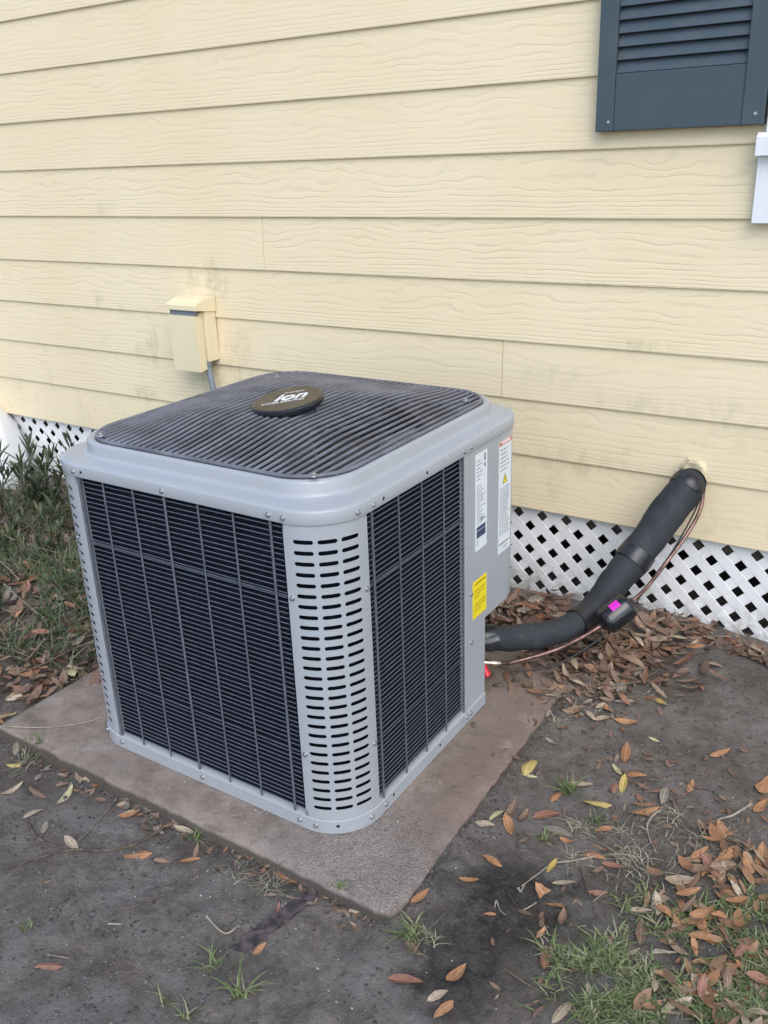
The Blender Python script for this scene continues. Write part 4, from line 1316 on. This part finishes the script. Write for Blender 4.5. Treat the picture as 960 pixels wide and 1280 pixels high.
# litter left of the unit
for u, v in [(random.uniform(-5, 108), random.uniform(700, 885)) for _ in range(52)]:
    if v > 905 - u * .42: v -= 40
    p = G(u, v); c = random.choice(['brown', 'brown', 'tan', 'grey', 'tan', 'red', 'orange'])
    leaf_at(p, random.uniform(0, 6.3), random.uniform(.04, .075), c, COLN[c] + ' leaf in litter left of unit', 'leaf litter under the shrubs', .25, random.uniform(.004, .03))
for k in range(30):
    u = random.uniform(-5, 250); v = 912 + u * .485 + abs(random.gauss(6, 22))
    p = G(u, v); c = random.choice(['brown', 'grey', 'grey', 'tan', 'brown'])
    leaf_at(p, random.uniform(0, 6.3), random.uniform(.025, .05), c, COLN[c] + ' leaf in strip along slab front', 'leaves along the front edge of the slab', .15, .004)
# clusters in the grass at right
for (u0, v0, su, sv, n_) in ((905, 1080, 26, 16, 12), (880, 1150, 28, 22, 18), (920, 1235, 28, 26, 12), (850, 1225, 26, 22, 6)):
    for u, v in px_cloud(n_, u0, v0, su, sv, (790, 975, 1030, 1290)):
        p = G(u, v); c = random.choice(['orange', 'brown', 'red', 'tan', 'orange', 'brown'])
        leaf_at(p, random.uniform(0, 6.3), random.uniform(.04, .062), c, COLN[c] + ' leaf in clusters on the grass', 'leaves lying on the grass', .2, random.uniform(.006, .02))

# the rest of the litter: too many to count, one mesh
def leaf_soup(name, spots, mat, lmin, lmax, tilt, lift):
    V = []; F = []
    for p in spots:
        L_ = random.uniform(lmin, lmax); w = L_ * random.uniform(.24, .40)
        E = Euler((random.gauss(0, tilt) + (PI if random.random() < .3 else 0), random.gauss(0, tilt), random.uniform(0, 6.3))).to_matrix()
        b = len(V); bend = random.uniform(-.1, .22); z0 = random.uniform(*lift)
        for t, s_ in ((-.5, 0), (-.28, .75), (0, 1), (.28, .8), (.5, 0)):
            for sd_ in (-1, 0, 1):
                if s_ == 0 and sd_: continue
                q = E @ Vector((t * L_, sd_ * s_ * w / 2, L_ * bend * (4 * t * t) + abs(sd_) * s_ * w * .12))
                V.append((p[0] + q.x, p[1] + q.y, p[2] + q.z + z0))
        for f in ((0, 2, 1), (0, 3, 2), (1, 2, 5, 4), (2, 3, 6, 5), (4, 5, 8, 7), (5, 6, 9, 8), (7, 8, 10), (8, 9, 10)): F.append(tuple(i + b for i in f))
    o = part(name, V, F, mat, None, 180)
    o['kind'] = 'stuff'; return o
spots = [G(random.uniform(606, 712), random.uniform(746, 800)) for _ in range(240)]
spots += [G(u, v) for u, v in px_cloud(420, 755, 815, 66, 26, (612, 900, 762, 885))]
spots += [G(u, 768 + (u - 820) * .36 + random.uniform(-3, 16)) for u in [random.uniform(805, 1000) for _ in range(110)]]
leaf_soup('leaf_heap', spots, M['litter'], .03, .07, .3, (.002, .02)); 
bpy.data.objects['leaf_heap']['label'] = 'packed brown leaves at the foot of the lattice'; bpy.data.objects['leaf_heap']['category'] = 'leaf litter'
spots = []
while len(spots) < 1900:
    x, y = random.uniform(-2.9, -1.05), random.uniform(-1.42, -.06)
    if x < -1.4 - (y + 1.42) * 1.25 - .35: continue
    if x > -1.22 + .10 * random.random() and y > -1.2 and y < -.5: continue
    if x > -1.1: continue
    if y < -1.15 and x > -1.28: continue
    spots.append((x, y, surf(x, y)))
o = leaf_soup('leaf_litter', spots, M['litter'], .03, .075, .3, (.002, .02)); tag(o, 'brown leaf litter covering the ground left of the unit', 'leaf litter')
spots = []
for k in range(150):
    u = random.uniform(-40, 470); v = 913 + u * .487 + abs(random.gauss(0, 16)); spots.append(G(u, v))
spots += [G(u, v) for u, v in px_cloud(170, 735, 868, 45, 24, (625, 850, 825, 920))] + [G(random.uniform(600, 960), random.uniform(930, 1270)) for _ in range(110)] + [G(u, v) for u, v in px_cloud(90, 850, 1010, 60, 40)]
o = leaf_soup('leaf_debris', spots, M['litter'], .012, .032, .2, (.001, .006)); tag(o, 'broken leaf bits scattered over slab edge and bare soil', 'leaf litter')
o = leaf_soup('lawn_leaves', [G(u, v) for u, v in px_cloud(60, 905, 1120, 32, 50, (800, 985, 1030, 1290))] + [G(u, v) for u, v in px_cloud(36, 900, 1235, 45, 30, (760, 990, 1180, 1300))], M['litter2'], .035, .062, .22, (.003, .012)); tag(o, 'matted orange brown leaves between the grass blades', 'leaf litter')

# crumbs of soil and pale grit
def crumbs(name, spots, rmin, rmax, mat, lab):
    V = []; F = []
    t = (1 + 5 ** .5) / 2
    iv = [Vector(v).normalized() for v in ((-1, t, 0), (1, t, 0), (-1, -t, 0), (1, -t, 0), (0, -1, t), (0, 1, t), (0, -1, -t), (0, 1, -t), (t, 0, -1), (t, 0, 1), (-t, 0, -1), (-t, 0, 1))]
    it = ((0, 11, 5), (0, 5, 1), (0, 1, 7), (0, 7, 10), (0, 10, 11), (1, 5, 9), (5, 11, 4), (11, 10, 2), (10, 7, 6), (7, 1, 8), (3, 9, 4), (3, 4, 2), (3, 2, 6), (3, 6, 8), (3, 8, 9), (4, 9, 5), (2, 4, 11), (6, 2, 10), (8, 6, 7), (9, 8, 1))
    for p in spots:
        r = rmin + (rmax - rmin) * random.random() ** 2.5; b = len(V)
        sx, sy, sz = random.uniform(.7, 1.5), random.uniform(.7, 1.3), random.uniform(.4, .8)
        for v in iv:
            k = r * random.uniform(.75, 1.2); V.append((p[0] + v.x * k * sx, p[1] + v.y * k * sy, p[2] + v.z * k * sz + r * .15))
        for f in it: F.append(tuple(i + b for i in f))
    o = part(name, V, F, mat); o['kind'] = 'stuff'; tag(o, lab, 'grit')
sp_ = []
while len(sp_) < 5200:
    x, y = random.uniform(-1.5, .9), random.uniform(-2.1, -.08)
    if PX0 - .01 < x < PX1 + .012 and PY0 - .01 < y < PY1: continue
    if noise.noise((x * 4, y * 4, 8)) < random.uniform(-.5, .35): continue
    sp_.append((x, y, gh(x, y)))
for k in range(900):
    t = random.random(); x = PX0 - .02 + t * (PX1 - PX0 + .05); y = PY0 - .004 - abs(random.gauss(0, .014)); sp_.append((x, y, gh(x, y)))
for k in range(500):
    y = PY0 + random.random() * .9; x = PX1 + .006 + abs(random.gauss(0, .016)); sp_.append((x, y, gh(x, y)))
while len(sp_) < 8600:
    x, y = random.uniform(-1.35, .1), random.uniform(-2.05, -1.44)
    if noise.noise((x * 6, y * 6, 28)) + .6 * noise.noise((x * 19, y * 19, 3)) < random.uniform(-.1, .5): continue
    sp_.append((x, y, gh(x, y)))
while len(sp_) < 11500:
    x, y = random.uniform(-.02, .75), random.uniform(-1.5, -.06)
    if noise.noise((x * 5, y * 5, 18)) + .6 * noise.noise((x * 17, y * 17, 3)) < random.uniform(-.05, .5): continue
    sp_.append((x, y, gh(x, y)))
STC = [(G(650, 1128), .15), (G(585, 1195), .13), (G(560, 1245), .11)]
sp_ = [q for q in sp_ if all(math.hypot(q[0] - c.x, q[1] - c.y) > r_ for c, r_ in STC)]
crumbs('soil_crumbs', sp_, .0008, .0042, M['crumb'], 'small crumbs of dry soil scattered over the bare ground')
sp_ = [G(u, v) for u, v in px_cloud(50, 318, 1012, 42, 13, (150, 480, 960, 1075))] + [G(random.uniform(0, 470), random.uniform(930, 1270)) for _ in range(150)] + [G(random.uniform(480, 960), random.uniform(900, 1270)) for _ in range(90)] + [G(u, v) for u, v in px_cloud(26, 262, 1085, 10, 22)]
crumbs('pale_grit', sp_, .0008, .0026, M['chalk'], 'tiny white specks of grit on slab and soil')

# crumbs knocked off beside the unit on the slab
def clod(u, v, r, lab):
    p = G(u, v); m = MB()
    m.lathe([(.0, -.2 * r), (.7 * r, -.1 * r), (r, .25 * r), (.75 * r, .6 * r), (.0, .75 * r)], Matrix.Translation(p) @ Matrix.Rotation(random.random() * 3, 4, 'Z') @ Matrix.Diagonal((1.5, .85, 1, 1)), 10)
    m.v = [tuple(Vector(q) + Vector((noise.noise(Vector(q) * 60), noise.noise(Vector(q) * 60 + Vector((5, 0, 0))), 0)) * r * .35) for q in m.v]
    tag(m.build('acorn_hull', M['root'], None, 180), lab, 'hull', 'dark hulls on the slab')
clod(623, 858, .011, 'dark brown hull on the slab, left of two below the red cap')
clod(645, 851, .010, 'dark brown hull on the slab, right of two below the red cap')
clod(592, 907, .008, 'dark hull on the slab beside the base of the unit')
clod(673, 967, .009, 'black round clod beside the yellow leaf')

# twigs, roots and stems
def twig(name, px, r, mat, lab, cat='twig', lift=.004, n=7, arch=0.0):
    pts = [G(u, v) for u, v in px]
    pts = [Vector((p.x, p.y, p.z + lift + arch * math.sin(PI * i / (len(pts) - 1)))) for i, p in enumerate(pts)]
    s_ = spline(pts, 6)
    s_ = [q + Vector((noise.noise(q * 30), noise.noise(q * 30 + Vector((4, 0, 0))), 0)) * .0015 for q in s_]
    rad_ = [r * (1 - .55 * i / len(s_)) * (1 + .25 * noise.noise(q * 60)) for i, q in enumerate(s_)]
    return tag(MB().tube(s_, rad_, n).build(name, mat, None, 70), lab, cat)
twig('root', [(212, 1030), (190, 1046), (165, 1058), (130, 1065), (90, 1064), (50, 1074), (10, 1088)], .0042, M['root'], 'long thin brown root lying across the soil at left', 'root')
twig('twig', [(35, 1030), (45, 1046), (60, 1056), (84, 1064)], .0034, M['root'], 'short dark side branch joining the long root')
twig('twig', [(146, 1000), (130, 1020), (112, 1040), (98, 1053)], .0024, M['twig'], 'straight grey twig standing over the root')
twig('twig', [(5, 909), (35, 911), (70, 910), (100, 906), (128, 899)], .0022, M['pale_stem'], 'thin pale stem lying across the left corner of the slab')
twig('twig', [(826, 1014), (815, 1022), (809, 1035), (812, 1050), (820, 1067)], .0028, M['pale_stem'], 'pale hooked twig on bare soil')
twig('twig', [(938, 1007), (918, 1020), (895, 1028), (890, 1048)], .0032, M['pale_stem'], 'pale forked twig near the right edge')
twig('twig', [(745, 1072), (715, 1078), (690, 1082), (670, 1096), (652, 1110)], .0022, M['pale_stem'], 'pale curling stem over the black stain')
twig('twig', [(648, 1112), (651, 1116), (656, 1108)], .0028, M['pale_stem'], 'tiny pale twig end beside the black stain')
twig('twig', [(670, 1130), (650, 1142)], .0016, M['pale_stem'], 'short straw across the black stain')
twig('twig', [(630, 1212), (655, 1230), (690, 1250), (720, 1275)], .0022, M['root'], 'dark thin twig at the bottom centre')
twig('twig', [(205, 1120), (175, 1132), (140, 1146)], .0022, M['root'], 'thin dark twig on grey soil, lower left')
twig('twig', [(725, 1085), (735, 1115), (748, 1150)], .0018, M['root'], 'thin dark stem right of the black stain')
twig('twig', [(618, 1136), (620, 1128), (625, 1140), (633, 1146)], .0018, M['pale_stem'], 'bent straw inside the black stain')
twig('twig', [(838, 1193), (820, 1190), (814, 1196)], .0034, M['pale_stem'], 'thick pale straw lying in the grass')
twig('twig', [(815, 1193), (850, 1192)], .0030, M['pale_stem'], 'pale straw piece in the grass')
twig('twig', [(258, 1147), (275, 1165), (286, 1168), (300, 1157)], .0026, M['pale_stem'], 'pale checkmark shaped stem on grey soil')
twig('twig', [(136, 1156), (152, 1157)], .0022, M['pale_stem'], 'short white straw on grey soil, lower left')
twig('twig', [(60, 1195), (88, 1200)], .0022, M['twig'], 'grey splinter on the soil, lower left')
twig('twig', [(8, 676), (12, 690), (30, 698), (75, 707)], .0030, M['pale_stem'], 'pale curved stem over the weeds left of the unit', lift=.05, arch=.02)
twig('twig', [(0, 717), (14, 730), (28, 745)], .0024, M['pale_stem'], 'pale stem leaning out of the weeds at left edge', lift=.06)
twig('twig', [(55, 655), (40, 675), (15, 685)], .0030, M['twig'], 'grey forked stem in the weeds', lift=.06)
twig('twig', [(40, 760), (60, 768), (80, 780), (90, 785)], .0045, M['root'], 'thick brown stick in the leaf litter left of the unit', lift=.02)
twig('twig', [(120, 808), (90, 820), (55, 838), (20, 850)], .0032, M['twig'], 'long grey stick in the leaf litter beside the slab', lift=.02)
twig('twig', [(0, 818), (18, 822), (38, 830)], .0030, M['twig'], 'grey stick at left edge in the leaf litter', lift=.025)
twig('twig', [(58, 810), (45, 826), (34, 838)], .0040, M['twig'], 'mossy short stick in the leaf litter', lift=.03)
twig('twig', [(8, 745), (35, 770), (58, 788)], .0020, M['pale_stem'], 'thin pale stem lying over dark weeds at left', lift=.045)
twig('twig', [(672, 872), (690, 866), (700, 852), (722, 838)], .0016, M['root'], 'fine dark stem under the copper line')
twig('twig', [(800, 860), (770, 864), (745, 860), (720, 850)], .0016, M['twig'], 'fine grey stem over the leaf heap', lift=.02)

# rusted flat strip half sunk in the soil
a, b, c, d = G(388, 1112), G(396, 1124), G(306, 1192), G(286, 1186)
e, f = G(296, 1196), G(276, 1204)
m = MB()
n_ = 14; top = []; bot = []
for i in range(n_ + 1):
    t = i / n_
    p = a.lerp(d, t); q_ = b.lerp(c, t)
    jj = .003 * noise.noise((t * 9, 1, 1))
    for pt in (p, q_): top.append((pt.x + jj, pt.y, gh(pt.x, pt.y) + .0045 + .002 * noise.noise((t * 7, 3, 2))))
vs = top + [(x, y, z - .02) for x, y, z in top]; k = len(top); fs = []
for i in range(n_):
    fs += [(2 * i, 2 * i + 1, 2 * i + 3, 2 * i + 2), (2 * i, 2 * i + 2, k + 2 * i + 2, k + 2 * i), (2 * i + 1, k + 2 * i + 1, k + 2 * i + 3, 2 * i + 3)]
fs += [(0, k, k + 1, 1), (2 * n_, 2 * n_ + 1, k + 2 * n_ + 1, k + 2 * n_)]
tag(part('rusted_strip', vs, fs, M['rust']), 'dark rusted flat strip sunk in the soil in front of the slab', 'metal strip')

# grass blades
def blades(spots, hmin, hmax, w, lean, curl=1.0):
    V = []; F = []
    for p in spots:
        h = random.uniform(hmin, hmax); a = random.uniform(0, 6.283); l = random.uniform(.25, 1) * lean; ww = w * random.uniform(.6, 1.2)
        dx, dy = math.cos(a), math.sin(a); b = len(V); sxx, syy = -dy * ww / 2, dx * ww / 2
        cu_ = random.uniform(-.6, .6) * curl
        for i, t in enumerate((0, .4, .75, 1)):
            hor = h * l * t ** 1.5; z = h * (t - .45 * min(1, l) * t * t)
            ox, oy = dx * hor - dy * cu_ * hor * t, dy * hor + dx * cu_ * hor * t
            k = (1, .9, .6, .08)[i]
            V += [(p[0] + ox - sxx * k, p[1] + oy - syy * k, p[2] + z - .002), (p[0] + ox + sxx * k, p[1] + oy + syy * k, p[2] + z - .002)]
        for i in range(3): F.append((b + 2 * i, b + 2 * i + 1, b + 2 * i + 3, b + 2 * i + 2))
    return V, F
lawn = ((955, 1180, 16, 50, 500), (745, 1195, 42, 12, 420), (770, 1240, 46, 24, 1150), (840, 1155, 22, 16, 260), (935, 1150, 26, 26, 420), (935, 1205, 36, 26, 900), (900, 1262, 44, 20, 480), (800, 1268, 50, 14, 560), (700, 1205, 12, 10, 110), (800, 1130, 24, 10, 90))
sp1 = []; sp2 = []
for (u0, v0, su, sv, n_) in lawn:
    for u, v in px_cloud(n_, u0, v0, su, sv, (672, 1010, 1040, 1310)):
        p = G(u, v)
        if noise.noise((p.x * 16, p.y * 16, 3)) < -.05: continue
        (sp2 if random.random() < .22 else sp1).append(p)
V, F = blades(sp1, .012, .032, .0046, 1.9)
o = part('lawn_grass', V, F, M['grass'], None, 180, 'stuff'); tag(o, 'short patchy green grass in the lower right corner', 'grass')
V, F = blades(sp2 + [G(u, v) for u, v in px_cloud(110, 800, 1095, 24, 24)] + [G(u, v) for u, v in px_cloud(150, 755, 855, 34, 16)] + [G(u, v) for u, v in px_cloud(60, 880, 1075, 30, 16)], .010, .026, .0028, 2.2, 2.2)
o = part('dry_grass', V, F, M['straw'], None, 180, 'stuff'); tag(o, 'dry straw coloured grass mixed through lawn and leaf heap', 'dry grass')
def tuft(u, v, n_, rad_, h, mat, lab, w=.003, lean=1.5):
    c = G(u, v); sp_ = []
    for _ in range(n_):
        a, r_ = random.uniform(0, 6.3), rad_ * random.random() ** .7
        x, y = c.x + r_ * math.cos(a), c.y + r_ * math.sin(a); sp_.append((x, y, surf(x, y)))
    if mat is M['straw']: V, F = blades(sp_, h * .25, h * .8, w * 1.25, lean * 1.25, 3.2)
    else: V, F = blades(sp_, h * .4, h, w * 1.2, lean, 1.6)
    tag(part('grass_tuft', V, F, mat, None, 180), lab, 'grass tuft', 'grass tufts on the bare soil')
tuft(520, 1170, 46, .024, .046, M['grass'], 'green grass clump at the front corner of the slab', .0036)
tuft(530, 1180, 34, .030, .040, M['straw'], 'straw tuft mixed with the clump at the slab corner', .0026, 1.6)
tuft(712, 990, 40, .015, .055, M['grass'], 'green grass sprig on bare soil right of the slab', .0032)
tuft(722, 1036, 55, .024, .036, M['straw'], 'bleached straw tuft on bare soil right of the slab', .0022, 2.2)
tuft(742, 1028, 20, .012, .036, M['grass'], 'small green tuft beside the bleached straw tuft')
tuft(680, 1050, 18, .010, .040, M['grass'], 'dark green sprig left of the bleached straw tuft')
tuft(845, 1025, 30, .026, .040, M['straw'], 'straw tuft right of the hooked twig', .0022, 2.2)
tuft(788, 1070, 40, .022, .040, M['straw'], 'bleached straw tuft below the hooked twig', .0022, 2.2)
tuft(880, 1047, 24, .012, .036, M['straw'], 'small straw tuft beside the forked twig', .0022, 2)
tuft(715, 1075, 50, .020, .022, M['straw'], 'flattened fine straw above the black stain', .0015, 2.5)
tuft(775, 1040, 30, .012, .036, M['straw'], 'pale straw sprig between leaf and hooked twig', .0022, 2)
tuft(302, 1245, 22, .014, .060, M['grass'], 'green sprig at the bottom left of centre', .0036)
tuft(265, 1210, 14, .014, .050, M['grass'], 'thin green blades beside the rusted strip')
tuft(208, 1255, 10, .010, .045, M['grass'], 'faint green blades at the bottom left')
tuft(232, 1272, 12, .012, .040, M['grass'], 'green blades at the bottom edge left of centre')
tuft(32, 1162, 12, .012, .034, M['grass'], 'small flattened green sprig at the left')
tuft(245, 1047, 26, .014, .036, M['grass'], 'green weed against the front edge of the slab')
tuft(300, 1092, 34, .045, .024, M['straw'], 'dry straw heap against the front edge of the slab', .002, 2.4)
tuft(335, 1110, 40, .030, .030, M['straw'], 'fine dry straw near the small red leaf', .002, 2.4)
tuft(425, 1125, 30, .014, .016, M['grass'], 'low mossy tuft at the edge of the slab')
tuft(40, 945, 40, .030, .034, M['grass'], 'short green tuft beside the left corner of the slab')
tuft(30, 955, 40, .030, .036, M['straw'], 'curly straw at the left corner of the slab', .002, 2.4)
tuft(700, 905, 26, .020, .026, M['straw'], 'curly straw on the soil below the leaf heap', .002, 2.6)
tuft(690, 868, 30, .026, .026, M['straw'], 'loose straw at the left front of the leaf heap', .002, 2.6)
tuft(955, 1280, 30, .03, .05, M['grass'], 'green tuft in the bottom right corner')

# narrow leaved shrubs left of the unit
def shrub(base_pt, n_st, h, spread, leaf_l, lab, mat, dens=26, name='leafy_shrub', seed=0):
    R = random.Random(seed)
    t_ = thing(name, base_pt, lab, 'shrub', 'shrubs left of the unit')
    V = []; F = []
    for s_ in range(n_st):
        a = R.uniform(0, 6.3); ln = R.uniform(.2, 1) * spread; hh = h * R.uniform(.65, 1.05)
        b0 = Vector(base_pt) + Vector((R.gauss(0, .03), R.gauss(0, .03), -.01))
        tip = b0 + Vector((math.cos(a) * ln, math.sin(a) * ln, hh))
        mid = b0.lerp(tip, .5) + Vector((R.gauss(0, .02), R.gauss(0, .02), .04 * hh))
        st_ = spline([b0, mid, tip], 8)
        MB().tube(st_, [.0034 * (1 - .7 * i / len(st_)) for i in range(len(st_))], 6).build('stem', M['root'], t_, 70)
        for k in range(dens):
            f_ = R.uniform(.22, 1.0); p = st_[min(len(st_) - 1, int(f_ * (len(st_) - 1)))]
            tg = (st_[-1] - st_[-4]).normalized()
            az = R.uniform(0, 6.3); el = R.uniform(.1, 1.1) if f_ < .9 else R.uniform(.6, 1.4)
            d = (Vector((math.cos(az) * math.cos(el), math.sin(az) * math.cos(el), math.sin(el))) + tg * .4).normalized()
            L_ = leaf_l * R.uniform(.6, 1.15); w = L_ * R.uniform(.09, .145)
            sd_ = d.cross(Vector((0, 0, 1))).normalized(); up = sd_.cross(d); b = len(V)
            dr = R.uniform(.02, .25)
            for i, (tt, ss) in enumerate(((0, .15), (.3, .9), (.6, 1), (.85, .55), (1, .03))):
                c = p + d * L_ * tt - Vector((0, 0, 1)) * L_ * dr * tt * tt
                V += [tuple(c - sd_ * w / 2 * ss + up * w * .14 * ss), tuple(c), tuple(c + sd_ * w / 2 * ss + up * w * .14 * ss)]
            for i in range(4): F += [(b + 3 * i, b + 3 * i + 1, b + 3 * i + 4, b + 3 * i + 3), (b + 3 * i + 1, b + 3 * i + 2, b + 3 * i + 5, b + 3 * i + 4)]
    part('foliage', V, F, mat, t_, 180, 'stuff')
    return t_
def gp(x, y): return (x, y, gh(x, y))
shrub(gp(-2.40, -.34), 9, .33, .14, .095, 'leafy shrub with upright narrow leaves in front of the lattice', M['olea'], 34, seed=1)
shrub(gp(-2.62, -.46), 6, .36, .20, .095, 'sparse narrow leaved shrub in front of the white downspout', M['olea'], 20, seed=2)
shrub(gp(-2.14, -.34), 8, .24, .13, .085, 'low shrub between the leafy shrub and the unit', M['olea'], 28, seed=3)
shrub(gp(-2.30, -.62), 6, 0.170, .17, 0.063, 'low dark green weeds below the leafy shrub', M['weed'], 34, seed=4)
shrub(gp(-1.98, -.66), 6, 0.162, .18, 0.059, 'low green weeds close to the left side of the unit', M['weed'], 34, seed=5)
shrub(gp(-2.05, -.96), 6, 0.145, .18, 0.056, 'dark green weeds at the left edge above the litter', M['weed'], 34, seed=6)
shrub(gp(-1.78, -1.06), 4, 0.093, .14, 0.047, 'low dark weeds at left edge beside the slab corner', M['weed'], 28, seed=7)
shrub(gp(-1.66, -.84), 4, 0.102, .13, 0.045, 'short weeds in the litter beside the unit', M['weed'], 24, seed=8)
shrub(gp(-2.50, -.82), 6, 0.170, .2, 0.059, 'weeds in the leaf litter by the left edge', M['weed'], 34, seed=9)
shrub(gp(-2.22, -.80), 6, 0.153, .17, 0.056, 'green weeds behind the pale curved stem', M['weed'], 34, seed=10)
shrub(gp(-1.80, -.50), 5, 0.170, .14, 0.054, 'green weeds hiding the slab behind the unit corner', M['weed'], 30, seed=11)
sp1 = []
while len(sp1) < 6500:
    x, y = random.uniform(-2.9, -1.25), random.uniform(-1.2, -.12)
    if x < -1.4 - (y + 1.42) * 1.25 - .35 or (y < -.85 and random.random() < .55): continue
    if noise.noise((x * 3.5, y * 3.5, 12)) < random.uniform(-.25, .45): continue
    sp1.append((x, y, gh(x, y)))
V, F = blades(sp1, .03, .105, .0048, 1.25)
o = part('weed_cover', V, F, M['weed'], None, 180, 'stuff'); tag(o, 'thin green ground weeds under the shrubs at left', 'weeds')
V, F = blades(sp1[::4], .04, .10, .003, 2.0)
o = part('dry_stems', V, F, M['straw'], None, 180, 'stuff'); tag(o, 'dry grass stems among the weeds at left', 'dry grass')
print('leaves', NLEAF[0])
